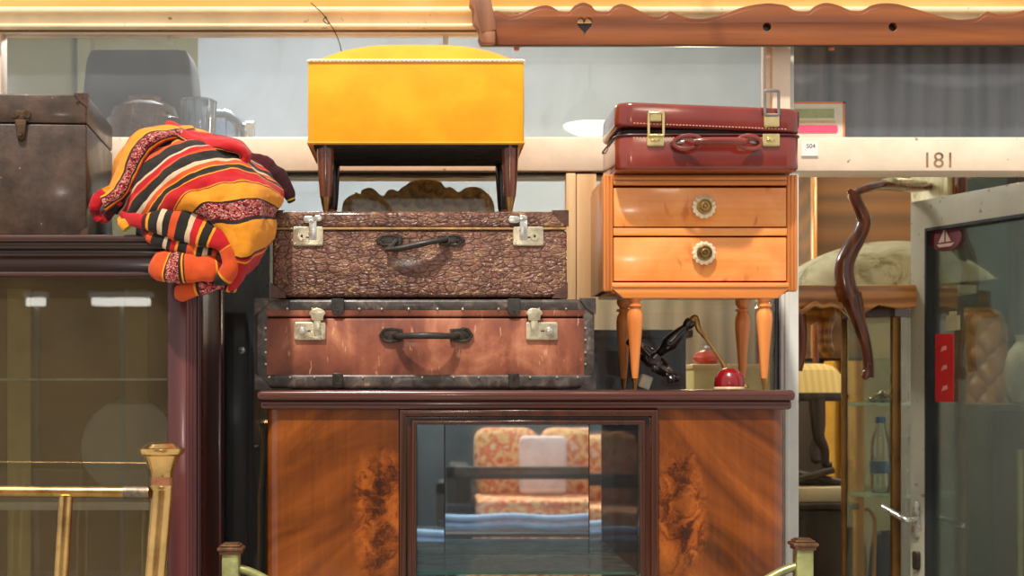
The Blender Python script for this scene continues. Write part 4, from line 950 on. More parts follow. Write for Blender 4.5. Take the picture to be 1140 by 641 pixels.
# ================================================================ things behind the upper left window, on the ledge
LZ = Z(160, WY) + .0005
def at(name, mat, fn, label, cat, origin, group=None, **kw):
    m = MB(origin); fn(m); return tag(m.build(name, mat, **kw), label, cat, group)
oy = .86
ot = Thing('footstool', 'dark grey tapered footstool behind the upper window above the glass bowl', 'footstool', (X(160, oy), oy, LZ))
m_greyfab = plain('slate_fabric', rgb(46, 50, 54), .85, 0, .12, 40, .1)
def ott(m):
    z0, z1 = LZ + .03, Z(64, oy); rows = []
    for u in range(13):
        t_ = u / 12; z_ = z0 + (z1 - z0) * t_; k = 1.12 - .16 * t_
        if t_ > .9: k -= (t_ - .9) * .5
        rows.append([Vector((X(160, oy) + q[0] * k, oy + q[1] * k * .8, z_ + (-.006 if False else 0))) for q in rrect(-.140, .140, -.12, .12, .03)])
    V = m.grid(rows, closev=True); m.b.faces.new(V[0]); m.b.faces.new(V[-1])
ot.part('seat', m_greyfab, ott)
for sx in (-.12, .12):
    for sy in (-.08, .08): ot.part('foot', m_dark, lambda m: m.lathe([(.012, 0), (.016, .03)], (X(160, oy) + sx, oy + sy * .9, LZ), n=12))
gy_ = .60
bc = Vector((X(161, gy_), gy_, LZ))
bw = Thing('glass_bowl', 'ribbed amber glass bowl upside down behind the window above the trunk', 'bowl', bc)
rb = 47 * S(gy_); hb = Z(110, gy_) - LZ
bw.part('bowl', m_amber, lambda m: m.lathe([(rb, 0), (rb * 1.0, hb * .2), (rb * .97, hb * .22), (rb * .97, hb * .4), (rb * .90, hb * .43), (rb * .88, hb * .6), (rb * .8, hb * .64), (rb * .72, hb * .82), (rb * .5, hb * .93), (rb * .2, hb * .97), (0, hb * .97)], bc, n=40))
bw.part('foot_ring', m_amber, lambda m: m.lathe([(rb * .36, hb * .94), (rb * .38, hb * 1.02), (rb * .33, hb * 1.02), (rb * .31, hb * .95)], bc, n=32))
bc2 = Vector((X(221, .553), .553, LZ)); r2 = 20 * S(.55); h2 = Z(113, .55) - LZ
cb = Thing('cut_glass_vase', 'sparkling clear cut-glass vase behind the blanket and upper window', 'vase', bc2)
cb.part('body', m_crystal, lambda m: m.lathe([(0, .004), (r2 * .7, .004), (r2 * .75, 0), (r2 * .8, h2 * .1), (r2 * .92, h2 * .4), (r2 * .97, h2 * .8), (r2, h2), (r2 * .93, h2), (r2 * .88, h2 * .5), (r2 * .7, h2 * .12), (0, h2 * .1)], bc2, n=48, scallop=16, depth=.03))
cb.part('rim', m_crystal, lambda m: m.lathe([(r2 * .96, h2 - .003), (r2 * 1.03, h2), (r2 * .96, h2 + .004)], bc2, n=32))
yb = .665; rz_ = 27 * S(yb)
zb = LZ + rz_ * 1.0
pb_ = Thing('plastic_bottle', 'clear blue-grey bottle lying on its side behind the upper window', 'bottle', (X(255, yb), yb, LZ))
pb_.part('body', glass('blue_plastic', (.72, .8, .9, 1), 3, .14, (.5, .58, .7, 1), 8), lambda m: m.lathe([(0, X(228, yb)), (rz_ * .9, X(229, yb)), (rz_, X(233, yb)), (rz_, X(248, yb)), (rz_ * .96, X(249, yb)), (rz_, X(250.5, yb)), (rz_ * .95, X(256, yb)), (rz_ * .72, X(265, yb)), (rz_ * .42, X(271, yb)), (rz_ * .38, X(275, yb))], (0, yb, zb), 'X', 28))
pb_.part('cap', m_silver, lambda m: m.lathe([(0, X(274, yb)), (rz_ * .5, X(274, yb)), (rz_ * .5, X(283, yb)), (0, X(283.5, yb))], (0, yb, zb), 'X', 20))
# paper strips hanging at the top of the window
for p, lb_ in ((190, 'small pale paper strip hanging inside the upper window above the footstool'), (496, 'small pale paper strip hanging inside the upper window behind the yellow stool')):
    at('paper_strip', plain('old_paper', rgb(214, 206, 180), .7, 0, .08), lambda m: m.box(X(p - 3, .485), X(p + 3, .485), .482, .484, Z(50, .485), Z(34, .485)), lb_, 'paper strip', (X(p, .485), .483, Z(50, .485)))
# ================================================================ dark cabinet inside, below the crest
iz = Z(367, .56)
ic = Thing('low_dark_cabinet', 'dark wooden cabinet inside the shop window behind the suitcases', 'cabinet', (X(500, .75), .75, 0))
m_dk = wood('blackish_wood', rgb(34, 26, 20), rgb(64, 48, 36), 'Z', 8, .5, .04)
m_mid = wood('mid_brown_cabinet_wood', rgb(66, 50, 42), rgb(104, 84, 72), 'Z', 8, .4, .2)
ic.part('body', m_mid, lambda m: m.box(X(306, .56), X(764, .56), .56, .93, 0, iz - .02, .003))
ic.part('top_board', m_mid, lambda m: m.box(X(303, .56), X(771, .56), .55, .94, iz - .02, iz, .004))
for xa, xb in ((310, 440), (444, 594), (598, 758)):
    dd = ic.part('door', m_mid, lambda m: m.box(X(xa, .56), X(xb, .56), .550, .57, .1, iz - .05, .004))
    ic.part('handle', m_silver, lambda m: m.lathe([(.004, -.018), (.011, -.026), (.010, -.03), (0, -.031)], (X(xa + 10, .55), .566, Z(490, .55)), 'Y', 14), dd)
tw = Thing('dark_wardrobe', 'tall near-black wardrobe inside, in the gap between vitrine and walnut cabinet', 'wardrobe', (X(240, .56), .75, 0))
tw.part('body', m_dk, lambda m: m.box(X(150, .56), X(300, .56), .57, .93, 0, Z(246, .56), .003))
twd = tw.part('door', m_dk, lambda m: (m.box(X(156, .56), X(295, .56), .556, .575, .1, Z(254, .56), .004), m.prism([[(X(236, .56), .3), (X(290, .56), .3), (X(290, .56), Z(262, .56)), (X(236, .56), Z(262, .56))], [(X(243, .56), .34), (X(243, .56), Z(268, .56)), (X(283, .56), Z(268, .56)), (X(283, .56), .34)]], .550, .558, 'XZ', .002)))
tw.part('handle', m_silver, lambda m: m.lathe([(.004, -.014), (.009, -.02), (.008, -.025), (0, -.026)], (X(270, .55), .556, Z(390, .55)), 'Y', 14), twd)
tw.part('cornice', m_dk, lambda m: m.box(X(147, .56), X(302, .56), .545, .94, Z(246, .56), Z(240, .56), .004))
cy_ = .66
cr = Thing('brass_mirror', 'embossed brass mirror crest behind the window beneath the yellow stool', 'mirror', (X(463, cy_), cy_, iz))
crest_px = [(380, 240), (382, 226), (388, 219), (394, 216), (396, 214), (401, 216), (403, 212), (410, 209), (417, 211), (422, 216), (427, 218), (432, 212), (438, 211), (443, 213), (446, 210), (452, 206), (456, 203), (462, 201), (470, 200), (478, 200), (486, 201), (492, 204), (496, 209), (501, 208), (506, 211), (511, 214), (517, 210), (525, 208), (533, 209), (540, 213), (546, 219), (550, 228), (551, 240)]
def crest(m):
    q = catmull([(X(a, cy_), Z(c, cy_), 0) for a, c in crest_px], 150)
    o = [(p.x, p.y) for p in q] + [(X(551, cy_), iz + .002), (X(380, cy_), iz + .002)]
    m.prism([o[::-1]], cy_ - .008, cy_ + .012, 'XZ', .006)
m_emb = plain('embossed_brass', rgb(214, 172, 88), .28, .2, .25, 30, .1)
cr.part('frame', m_emb, crest)
def dimples(m):
    rr = random.Random(5)
    for a, c, r_ in ((410, 219, 6), (418, 228, 4), (400, 226, 5), (440, 222, 6), (452, 226, 5), (462, 212, 7), (476, 208, 7), (470, 224, 9), (489, 213, 6), (498, 222, 6), (484, 226, 5), (510, 224, 7), (522, 218, 7), (534, 217, 5), (540, 226, 5), (528, 230, 6), (428, 230, 5), (390, 230, 5)):
        c_ = P(a, c, cy_ - .010); R_2 = r_ * S(cy_)
        m.lathe([(R_2, .004), (R_2 * .85, -.006), (R_2 * .4, -.012), (0, -.013)], c_, 'Y', 14)
cr.part('embossing', m_emb, dimples)
cr.part('mirror_glass', m_mirror, lambda m: m.prism([circ(X(465, cy_), iz + .17, .11, 40)], cy_ - .012, cy_ - .006))
# small table with a red dish seen between the bedside chest's legs
ty_ = 1.25
tz_ = Z(409, ty_)
yt = Thing('cream_table', 'pale yellow covered table inside seen between the bedside chest legs', 'table', (X(820, ty_ + .2), ty_ + .2, 0))
m_yel = plain('pale_yellow_cloth', rgb(236, 208, 128), .8, 0, .08, 8, .1)
yt.part('cloth', m_yel, lambda m: m.box(X(772, ty_), X(864, ty_), ty_, ty_ + .4, .04, tz_, .006))
yt.part('top_board', m_pine, lambda m: m.box(X(770, ty_), X(866, ty_), ty_ - .006, ty_ + .41, tz_ - .006, tz_ + .010, .004))
rd = Thing('red_dish', 'orange-red rounded dish on the pale yellow table inside', 'dish', (X(787, ty_ + .1), ty_ + .1, tz_ + .0105))
rc_ = (X(787, ty_ + .1), ty_ + .1, tz_ + .0105)
rd.part('dish', plain('orange_red_glaze', rgb(222, 74, 34), .25, 0, .15), lambda m: m.lathe([(.022, 0), (.03, .004), (.042, .012), (.044, .02), (.034, .034), (.014, .042), (0, .043)], rc_, n=24))
rd.part('lid_knob', m_white, lambda m: m.lathe([(.005, .042), (.009, .05), (.006, .056), (0, .057)], rc_, n=16))
# mustard curtain and wardrobe deeper inside
cu = Thing('mustard_curtain', 'amber pleated curtain hanging deep inside behind the chairs', 'curtain', (X(900, 2.9), 2.9, 0))
def curt(m):
    rows = []
    for i in range(161):
        u = i / 160; x_ = 1.42 + .62 * u
        rows.append([Vector((x_, 2.95 + .03 * math.sin(u * 40) + .012 * math.sin(u * 53), z_)) for z_ in (.03, .6, 1.2, 1.8, 2.3)])
    m.grid(rows)
cu.part('drape', plain('amber_curtain_cloth', rgb(226, 172, 66), .8, 0, .12, 5, .05), curt, solid=.006)
cu.part('rod', m_brass, lambda m: m.tube([(1.38, 2.95, 2.31), (2.08, 2.95, 2.31)], .014, 12, 4))
scn = Thing('folding_screen', 'dark grey-green folding screen behind the open glass door', 'screen', (2.5, 2.95, 0))
m_scr = plain('grey_green_cloth', rgb(70, 80, 76), .8, 0, .2, 5, .1)
for k in range(3):
    xa = 2.1 + k * .34
    scn.part('panel', m_scr, lambda m: (m.box(xa, xa + .335, 2.9, 2.925, .05, 2.5, .004), m.rotate((0, 0, .12 * (-1) ** k), (xa + .17, 2.91, 0))))
    scn.part('panel_frame', m_dk, lambda m: (m.prism([[(xa, .0), (xa + .335, .0), (xa + .335, 2.54), (xa, 2.54)], [(xa + .03, .1), (xa + .03, 2.5), (xa + .305, 2.5), (xa + .305, .1)]], 2.893, 2.932), m.rotate((0, 0, .12 * (-1) ** k), (xa + .17, 2.91, 0))))
wy_ = 2.2
wd = Thing('tall_wardrobe', 'brown wooden wardrobe back seen through the doorway above the armchair', 'wardrobe', (X(960, wy_), wy_ + .2, 0))
m_warm = wood('warm_brown_panel', rgb(62, 38, 14), rgb(104, 66, 26), 'X', 5, .75, 0)
wd.part('body', m_warm, lambda m: m.box(X(908, wy_), X(1015, wy_), wy_, wy_ + .45, 1.5, 2.6, .004))
wd.part('side_moulding', wood('gilt_edge', rgb(168, 108, 44), rgb(222, 160, 84), 'Z', 8, .3, .2), lambda m: m.box(X(904, wy_), X(909, wy_), wy_ - .01, wy_ + .02, 1.5, 2.6, .004))
wd.part('leg', m_dk, lambda m: m.box(X(1000, wy_), X(1012, wy_), wy_ + .05, wy_ + .4, 0, 1.5, .003)); wd.part('leg', m_dk, lambda m: m.box(X(912, wy_), X(922, wy_), wy_ + .05, wy_ + .4, 0, 1.5, .003))
wd.part('cornice', m_warm, lambda m: m.box(X(902, wy_), X(1020, wy_), wy_ - .02, wy_ + .46, 2.6, 2.64, .008))
# ================================================================ brass vitrine with glass shelves
va, vb_ = 1.12, .98                              # left rear-ish edge, near corner
A = Vector((X(940, va), va, 0)); B = Vector((X(997, vb_), vb_, 0)); dxy = (B - A); side = Vector((-dxy.y, dxy.x, 0)).normalized()
Wv = .30
Cc = B + side * Wv * (1 if side.x > 0 else -1); Dd = A + (Cc - B)
vz1 = 1.592
bv = Thing('brass_vitrine', 'brass-framed glass display case standing in the doorway under the armchair', 'vitrine', ((A + Cc) / 2))
def bp(m, q, r): m.box(q.x - r, q.x + r, q.y - r, q.y + r, 0, vz1, .003)
m_bronze = plain('dark_bronze', rgb(120, 86, 46), .3, .9, .15, 12, .03)
for q, r in ((A, .008), (B, .012), (Cc, .012), (Dd, .008)):
    bv.part('corner_post', m_bronze, lambda m: bp(m, q, r))
bv.part('inner_post', m_bronze, lambda m: bp(m, B + (Cc - B) * .16 + Vector((0, .02, 0)), .007))
def slab(m, z0_, z1_, k=1.0, e=0.0):
    c = (A + Cc) / 2; o = []
    for q in (A, B, Cc, Dd):
        p = c + (q - c) * k; o.append((p.x, p.y))
    m.prism([o], z0_, z1_, 'XY', .001)
bv.part('top_board', wood('vitrine_brown_top', rgb(66, 36, 18), rgb(112, 66, 34), 'X', 8, .25, .4), lambda m: slab(m, vz1, vz1 + .05, 1.06))
bv.part('base_board', m_dk, lambda m: slab(m, 0, .12, 1.03))
VS1, VS2 = Z(448, 1.1), Z(549, 1.1)
for zz in (VS1, VS2, .75):
    bv.part('glass_shelf', m_shelfglass, lambda m: slab(m, zz - .008, zz, .96))
m_vglass = glass('green_vitrine_glass', (.97, .96, .84, 1), .6, .006, (.62, .62, .4, 1), 3)
for qa, qb in ((A, B), (B, Cc), (Cc, Dd), (A, Dd)):
    def pn(m):
        t_ = (qb - qa).normalized(); nn = Vector((-t_.y, t_.x, 0)) * .002
        m.prism([[(p.x, p.y) for p in (qa + t_ * .012 - nn, qb - t_ * .012 - nn, qb - t_ * .012 + nn, qa + t_ * .012 + nn)]], .12, vz1, 'XY')
    bv.part('pane', m_vglass, pn)
# things in the vitrine
cxy = (A + Cc) / 2
bq = Vector((X(980, 1.12), 1.12, VS2 + .0005)); hbt = Z(464, 1.12) - VS2
wb = Thing('water_bottle', 'clear plastic water bottle with blue cap on the vitrine shelf', 'bottle', bq)
m_pet = glass('pet_plastic', (.9, .94, .96, 1), 3.5, .10, (.7, .78, .82, 1), 12)
wb.part('body', m_pet, lambda m: m.lathe([(0, .003), (.026, 0), (.030, .006), (.030, hbt * .2), (.0285, hbt * .22), (.030, hbt * .25), (.030, hbt * .45), (.0285, hbt * .47), (.030, hbt * .5), (.030, hbt * .62), (.026, hbt * .74), (.014, hbt * .87), (.0125, hbt * .92)], bq, n=28))
wb.part('cap', plain('blue_plastic_cap', rgb(36, 96, 196), .4, 0, .05), lambda m: m.lathe([(.0145, hbt * .92), (.0145, hbt), (0, hbt)], bq, n=20))
wb.part('paper_label', plain('blue_label', rgb(70, 110, 170), .5, 0, .2, 60), lambda m: m.lathe([(.0303, hbt * .26), (.0303, hbt * .42)], bq, n=28))
fq = Vector((X(1010, 1.11), 1.11, VS2 + .0005))
fv = Thing('flower_vase', 'small glass vase of dark red and green flowers beside the water bottle', 'vase', fq)
fv.part('vase', m_pet, lambda m: m.lathe([(0, .002), (.026, 0), (.03, .03), (.024, .08), (.018, .11), (.02, .12)], fq, n=20))
def leaves(m):
    rr = random.Random(2)
    for k in range(14):
        a = rr.uniform(0, 6.28); e_ = fq + Vector((.03 * math.cos(a), .03 * math.sin(a), .13 + rr.uniform(0, .06)))
        m.tube([fq + Vector((0, 0, .06)), (fq + e_) / 2 + Vector((0, 0, .05)), e_], [.002, .002, .006], 6, 8, flat=.4)
fv.part('foliage', plain('dark_green_leaf', rgb(52, 72, 34), .6, 0, .2), leaves)
for k, (dx, dz) in enumerate(((-.02, .17), (.012, .185), (.0, .15))):
    c_ = fq + Vector((dx, -.02, dz)); fv.part('flower', plain('dark_red_petal', rgb(96, 22, 36), .6, 0, .2), lambda m: m.lathe([(0, -.014), (.012, -.008), (.017, .004), (.010, .012), (0, .010)], c_, n=18, scallop=6, depth=.15))
pq = Vector((X(982, 1.115), 1.115, VS1 + .0005))
dq = Thing('shallow_dish', 'small silver dish on the upper vitrine shelf', 'dish', pq)
dq.part('dish', m_silver, lambda m: m.lathe([(0, .003), (.03, 0), (.046, .008), (.049, .012), (.04, .01), (0, .006)], pq, n=28)); dq.part('lid', m_silver, lambda m: m.lathe([(.036, .011), (.028, .02), (.01, .026), (.006, .034), (0, .035)], pq, n=24))
bgq = Vector((X(990, 1.125), 1.125, .7505))
at('blue_bag', plain('navy_cloth', rgb(30, 38, 84), .7, 0, .2, 14, .3), lambda m: m.lathe([(.042, 0), (.056, .02), (.058, .10), (.052, .18), (.04, .225), (.026, .235), (0, .22)], bgq, n=28, scallop=5, depth=.06), 'navy blue cloth bag on the lower vitrine shelf', 'bag', bgq)
hq = P(960, 600, 1.09)
at('walking_stick', plain('tan_cane', rgb(176, 124, 66), .4, 0, .1), lambda m: m.tube([Vector((hq.x + .03, 1.09, .7505)), P(974, 590, 1.09), P(972, 574, 1.09), P(966, 567, 1.09), P(962, 568, 1.09)], [.006, .0055, .0055, .0055, .005], 10, 40), 'tan curved cane handle standing inside the brass vitrine', 'cane', (hq.x, 1.09, .7505))
# ================================================================ carved armchair set on top of the vitrine
ay = .95
m_carve = wood('polished_red_brown', rgb(66, 28, 12), rgb(128, 62, 28), 'Z', 12, .16, .6)
m_gilt = wood('gilt_carved_wood', rgb(136, 76, 24), rgb(214, 146, 66), 'X', 14, .2, .5)
n = NT('cream_silk'); v = n.co(); f = n.noise(v, 9, 5, .6, 1.2)
m_silk = n.pbr(n.ramp(f, [(.34, rgb(150, 138, 92)), (.46, rgb(212, 204, 160)), (.7, rgb(238, 232, 200))]), .32, 0, n.bump(f, .4, .02), 0, .4)
sf = Z(322, ay)
ac = Thing('carved_armchair', 'carved armchair with pale green silk seat and S-curved arm, perched in the doorway', 'armchair', (X(985, ay + .2), ay + .22, sf - .03))
def acseat(m):
    rows = []
    xa, xb, ya, yb_ = X(878, ay), X(1110, ay), ay - .02, ay + .46
    for i in range(25):
        u = i / 24 * 2 - 1; row = []
        for j in range(17):
            w_ = j / 16 * 2 - 1
            h = (Z(262, ay) - sf) * (1 - abs(u) ** 2.2) ** .7 * (1 - abs(w_) ** 3) ** .5 + .030 * u
            row.append(Vector(((xa + xb) / 2 + u * (xb - xa) / 2, (ya + yb_) / 2 + w_ * (yb_ - ya) / 2 * (1 - .12 * (1 - u) / 2), sf + h)))
        rows.append(row)
    m.grid(rows); m.box(xa + .006, xb - .06, ya + .006, yb_ - .03, sf - .012, sf + .012, .005)
ac.part('seat_cushion', m_silk, acseat)
def apron(m):
    for fr_ in (0, 1):
        yy = ay - .03 + fr_ * .45
        top_ = [(884, 318), (905, 318), (935, 319), (1062, 317)]
        bot_ = [(1062, 345), (1030, 340), (1000, 345), (975, 340), (955, 352), (946, 356), (935, 345), (925, 340), (915, 342), (907, 339), (898, 347), (890, 343), (884, 350)]
        m.prism([[(X(a, ay), Z(c, ay)) for a, c in top_ + bot_]], yy, yy + .03, 'XZ', .006)
    m.box(X(884, ay), X(890, ay), ay - .01, ay + .42, Z(343, ay), sf, .004)
ac.part('seat_rail', m_gilt, apron)
ac.part('carving', m_gilt, lambda m: (m.tube([P(884, 345, ay - .04), P(893, 347, ay - .04), P(900, 342, ay - .045), P(908, 338, ay - .045), P(916, 341, ay - .045), P(926, 339, ay - .045), P(936, 343, ay - .04)], [.006, .008, .006, .008, .006, .007, .005], 10, 40)))
def sleg(m):
    yy = ay - .035
    m.tube([P(966, 420, yy), P(966.5, 405, yy), P(964, 385, yy), P(957, 362, yy), P(952, 345, yy), P(947, 328, yy)], [.018, .0145, .015, .019, .025, .030], 14, 44, flat=.9)
    m.tube([P(961, 420, yy - .006), P(965, 416, yy - .012), P(968, 405, yy - .004)], [.009, .012, .008], 10)
ac.part('leg', m_carve, sleg)
def sarm(m):
    yy = ay - .035
    m.tube([P(946, 332, yy), P(941, 316, yy), P(940, 296, yy), P(947, 278, yy), P(957, 262, yy), P(962, 246, yy), P(957, 232, yy), P(951, 219, yy), P(945, 211, yy)], [.030, .028, .026, .024, .021, .019, .017, .016, .007], 14, 60, flat=.9)
ac.part('arm_post', m_carve, sarm)
def armr(m):
    m.tube([P(950, 216, ay - .035), P(966, 209, ay - .02), P(985, 206, ay + .03), P(1020, 209, ay + .14), P(1050, 205, ay + .25), P(1082, 196, ay + .36)], [.014, .018, .020, .018, .016, .014], 14, 44, flat=.7)
ac.part('arm_rest', m_carve, armr)
ac.part('arm_pad', m_silk, lambda m: m.tube([P(972, 207, ay + .0), P(990, 202, ay + .04), P(1012, 203, ay + .11), P(1030, 203, ay + .17)], [.010, .019, .018, .008], 12, 24, flat=.6))
ac.part('leg', m_carve, lambda m: m.tube([P(888, 412, ay + .02), P(892, 395, ay + .02), P(893, 370, ay + .02), P(888, 345, ay + .02), P(886, 335, ay + .02)], [.013, .012, .014, .020, .022], 12, 30))
ac.part('back_leg', m_gilt, lambda m: m.tube([P(926, 394, ay + .42), P(920, 388, ay + .42), P(918, 370, ay + .42), P(922, 350, ay + .42), P(924, 338, ay + .42)], [.018, .024, .022, .026, .02], 12, 30))
def backp(m):
    m.box(X(1055, ay + .1), X(1066, ay + .1), ay + .02, ay + .40, sf, sf + .42, .008)
ac.part('back_frame', m_carve, backp)
ac.part('back_pad', m_silk, lambda m: m.box(X(1048, ay + .1), X(1056, ay + .1), ay + .06, ay + .36, sf + .08, sf + .38, .008))
# ================================================================ lower chair, slab and dark chest behind the jamb
cy2 = 1.75
sch = Thing('cream_side_chair', 'dark-legged side chair with cream striped seat standing on the dark chest', 'chair', (X(905, cy2), cy2 + .15, Z(521, cy2)))
czs = Z(437, cy2)
def cseat(m):
    rows = []; xa, xb = X(868, cy2), X(944, cy2)
    for i in range(17):
        u = i / 16 * 2 - 1; row = []
        for j in range(13):
            w_ = j / 12 * 2 - 1
            row.append(Vector(((xa + xb) / 2 + u * (xb - xa) / 2, cy2 + .17 + w_ * .18, czs + (Z(404, cy2) - czs) * (1 - abs(u) ** 6) ** .5 * (1 - abs(w_) ** 5) ** .5)))
        rows.append(row)
    m.grid(rows)
n = NT('striped_cream_cloth'); v = n.co((1, 1, 1)); wv = n.wave(v, 14, .6, 1, 1, direction='X')
m_stripe = n.pbr(n.ramp(wv, [(.2, rgb(184, 158, 94)), (.8, rgb(196, 172, 108))]), .7)
sch.part('seat', m_stripe, cseat)
sch.part('seat_rail', m_dk, lambda m: m.box(X(868, cy2), X(943, cy2), cy2 - .01, cy2 + .35, czs - .028, czs + .003, .005))
fz = Z(520, cy2)
for xt, xb_, yy in ((909, 919, cy2), (938, 934, cy2 + .3), (872, 872, cy2 + .3), (873, 878, cy2)):
    zt_ = czs - .02
    def lg_(m):
        a_, b_ = X(xt, cy2), X(xb_, cy2)
        m.tube([(b_ + .02, yy, fz + .008), (b_, yy, fz + .012), (b_ - .004, yy, fz + .06), (a_ + .005, yy, (zt_ + fz) / 2), (a_, yy, zt_)], [.01, .014, .015, .02, .026], 10, 30)
    sch.part('leg', m_dk, lg_)
sch.part('back', m_carve, lambda m: (m.box(X(868, cy2), X(943, cy2), cy2 + .33, cy2 + .36, czs, czs + .06, .006), m.box(X(868, cy2), X(874, cy2), cy2 + .33, cy2 + .36, czs, czs + .40, .006), m.box(X(937, cy2), X(943, cy2), cy2 + .33, cy2 + .36, czs, czs + .40, .006), m.box(X(868, cy2), X(943, cy2), cy2 + .33, cy2 + .36, czs + .34, czs + .42, .01)))
ky = 1.5
kz = Z(560, ky)
ch = Thing('dark_chest', 'dark brown chest standing in the doorway beside the grey jamb', 'chest', (X(905, ky), ky + .35, 0))
ch.part('body', wood('very_dark_wood', rgb(28, 16, 10), rgb(58, 34, 20), 'Z', 7, .4, .1), lambda m: m.box(X(868, ky), X(950, ky), ky, ky + .7, 0, kz - .02, .004))
ch.part('top_board', m_dk, lambda m: m.box(X(864, ky), X(956, ky), ky - .015, ky + .71, kz - .02, kz, .005))
ch.part('side_panel', m_dk, lambda m: m.box(X(872, ky), X(896, ky), ky - .008, ky + .01, .1, kz - .05, .004))
at('pale_slab', plain('pale_pinkish_stone', rgb(206, 190, 156), .5, 0, .08, 12), lambda m: m.box(X(880, ky), X(948, ky), ky + .02, ky + .66, kz + .0005, Z(543, ky), .006), 'pale cream slab lying on the dark chest in the doorway', 'slab', (X(905, ky), ky + .3, kz))
sz_ = Z(543, ky) + .0005
at('folded_table_frame', m_dk, lambda m: (m.box(X(872, ky), X(946, ky), ky + .10, ky + .62, sz_, sz_ + .022, .006), m.tube([(X(880, ky), ky + .06, sz_ + .012), (X(935, ky), ky + .07, sz_ + .052)], .011, 10), m.tube([(X(874, ky), ky + .09, sz_ + .05), (X(944, ky), ky + .08, sz_ + .012)], .012, 10)), 'dark folded wooden frame lying between the pale slab and the side chair', 'frame', (X(905, ky), ky + .3, sz_))
# ================================================================ open glazed door
th = -1.0
d0 = Vector((X(1020, .95), .95, 0)); d1 = Vector((X(1140, .57), .57, 0)); dv = (d1 - d0).normalized(); hinge = d0 + dv * ((.47 - d0.y) / dv.y)
DW = (hinge - d0).length; dz1 = Z(192, WY) - .008
door = bpy.data.objects.new('door_1', None); COL.objects.link(door); door['kind'] = 'structure'; door.location = d0
door.rotation_euler = (0, 0, math.atan2(dv.y, dv.x))
def dpart(name, mat, fn, parent=None, **kw):
    m = MB(); fn(m); o = m.build(name, mat, parent or door, **kw); return o
SW = 20 * S(.95) * 1.25
def dframe(m):
    m.prism([[(0, .01), (DW, .01), (DW, dz1), (0, dz1)], [(SW, .12), (SW, dz1 - .080), (DW - .05, dz1 - .080), (DW - .05, .12)]], -.02, .02, 'XZ', .003)
dpart('door_frame', m_doorpaint, dframe)
dpart('glazing_bead', m_ink, lambda m: m.prism([[(SW - .002, .118), (DW - .048, .118), (DW - .048, dz1 - .078), (SW - .002, dz1 - .078)], [(SW + .006, .126), (SW + .006, dz1 - .087), (DW - .056, dz1 - .087), (DW - .056, .126)]], -.021, .021, 'XZ', .001))
pane = dpart('pane', m_pane_door, lambda m: m.box(SW, DW - .05, -.003, .003, .12, dz1 - .08))
hz_ = Z(577, .95)
hnd = dpart('handle', m_silver, lambda m: (m.tube([(SW * .45, -.02, hz_), (SW * .45, -.055, hz_), (SW * .45 - .03, -.062, hz_ + .012), (SW * .45 - .085, -.066, hz_ + .030)], [.008, .008, .009, .007], 12, 20), m.prism([rrect(SW * .25, SW * .65, hz_ - .05, hz_ + .05, .01)], -.026, -.019, 'XZ', .002)))
dpart('handle', m_silver, lambda m: m.tube([(SW * .45, .02, hz_), (SW * .45, .055, hz_), (SW * .45 + .08, .066, hz_ - .012)], [.008, .008, .007], 12, 16))
dpart('lock', m_pewter, lambda m: m.prism([rrect(SW * .3, SW * .7, hz_ - .135, hz_ - .085, .008)], -.03, -.018, 'XZ', .003))
def dpx(px, py):                                  # photo pixel -> point on the door face (door frame coordinates)
    t_ = (px - VX) / FPX; k = (d0.x - t_ * (d0.y + 3)) / (t_ * dv.y - dv.x)
    q = d0 + dv * k; return k, EYE + (VY - py) * (q.y + 3) / FPX
sx_, sz2 = dpx(1054.5, 265); er = 14.5 * S(.85)
asp = 1.0
m_maroon = plain('maroon_sticker', rgb(104, 26, 34), .5, 0, .1)
dpart('round_sticker', m_maroon, lambda m: m.prism([[(sx_ + er * 1.75 * math.cos(2 * PI * k / 32), sz2 + er * math.sin(2 * PI * k / 32)) for k in range(32)]], -.0055, -.0032))
def boat(m):
    e = er * 1.75
    m.prism([[(sx_ - .06 * e, sz2 - .3 * er), (sx_ - .06 * e, sz2 + .72 * er), (sx_ - .45 * e, sz2 - .3 * er)][::-1]], -.0064, -.005)
    m.prism([[(sx_ + .02 * e, sz2 - .3 * er), (sx_ + .36 * e, sz2 - .3 * er), (sx_ + .02 * e, sz2 + .55 * er)]], -.0064, -.005)
    m.prism([[(sx_ - .55 * e, sz2 - .42 * er), (sx_ + .55 * e, sz2 - .42 * er), (sx_ + .36 * e, sz2 - .66 * er), (sx_ - .4 * e, sz2 - .66 * er)][::-1]], -.0064, -.005)
dpart('sailboat_mark', plain('pale_pink_ink', rgb(232, 206, 190), .5, 0, .05), boat)
xa_, za_ = dpx(1043, 447); xb_, zb_ = dpx(1063, 371)
dpart('red_sign', plain('red_sign', rgb(214, 24, 28), .5, 0, .08), lambda m: m.box(xa_, xb_, -.0055, -.0032, za_, zb_))
def marks(m):
    for q in (.78, .5, .2):
        c = xa_ + (xb_ - xa_) * (.55 - .1 * q); zc = za_ + (zb_ - za_) * q
        m.prism([[(c - .012, zc - .008), (c + .012, zc - .002), (c + .010, zc + .008), (c - .004, zc + .006)]], -.0064, -.005)
dpart('sign_marks', plain('pale_red_ink', rgb(240, 160, 150), .5, 0, .05), marks)
xa2, za2 = dpx(1055, 368); xb2, zb2 = dpx(1070, 346)
dpart('beige_tag', plain('beige_tag', rgb(178, 168, 128), .5, 0, .08), lambda m: (m.box(xa2, xb2, -.0055, -.0032, za2, za2 + (zb2 - za2) * .78), m.box(xa2 + (xb2 - xa2) * .25, xa2 + (xb2 - xa2) * .75, -.0055, -.0032, za2 + (zb2 - za2) * .75, zb2)))
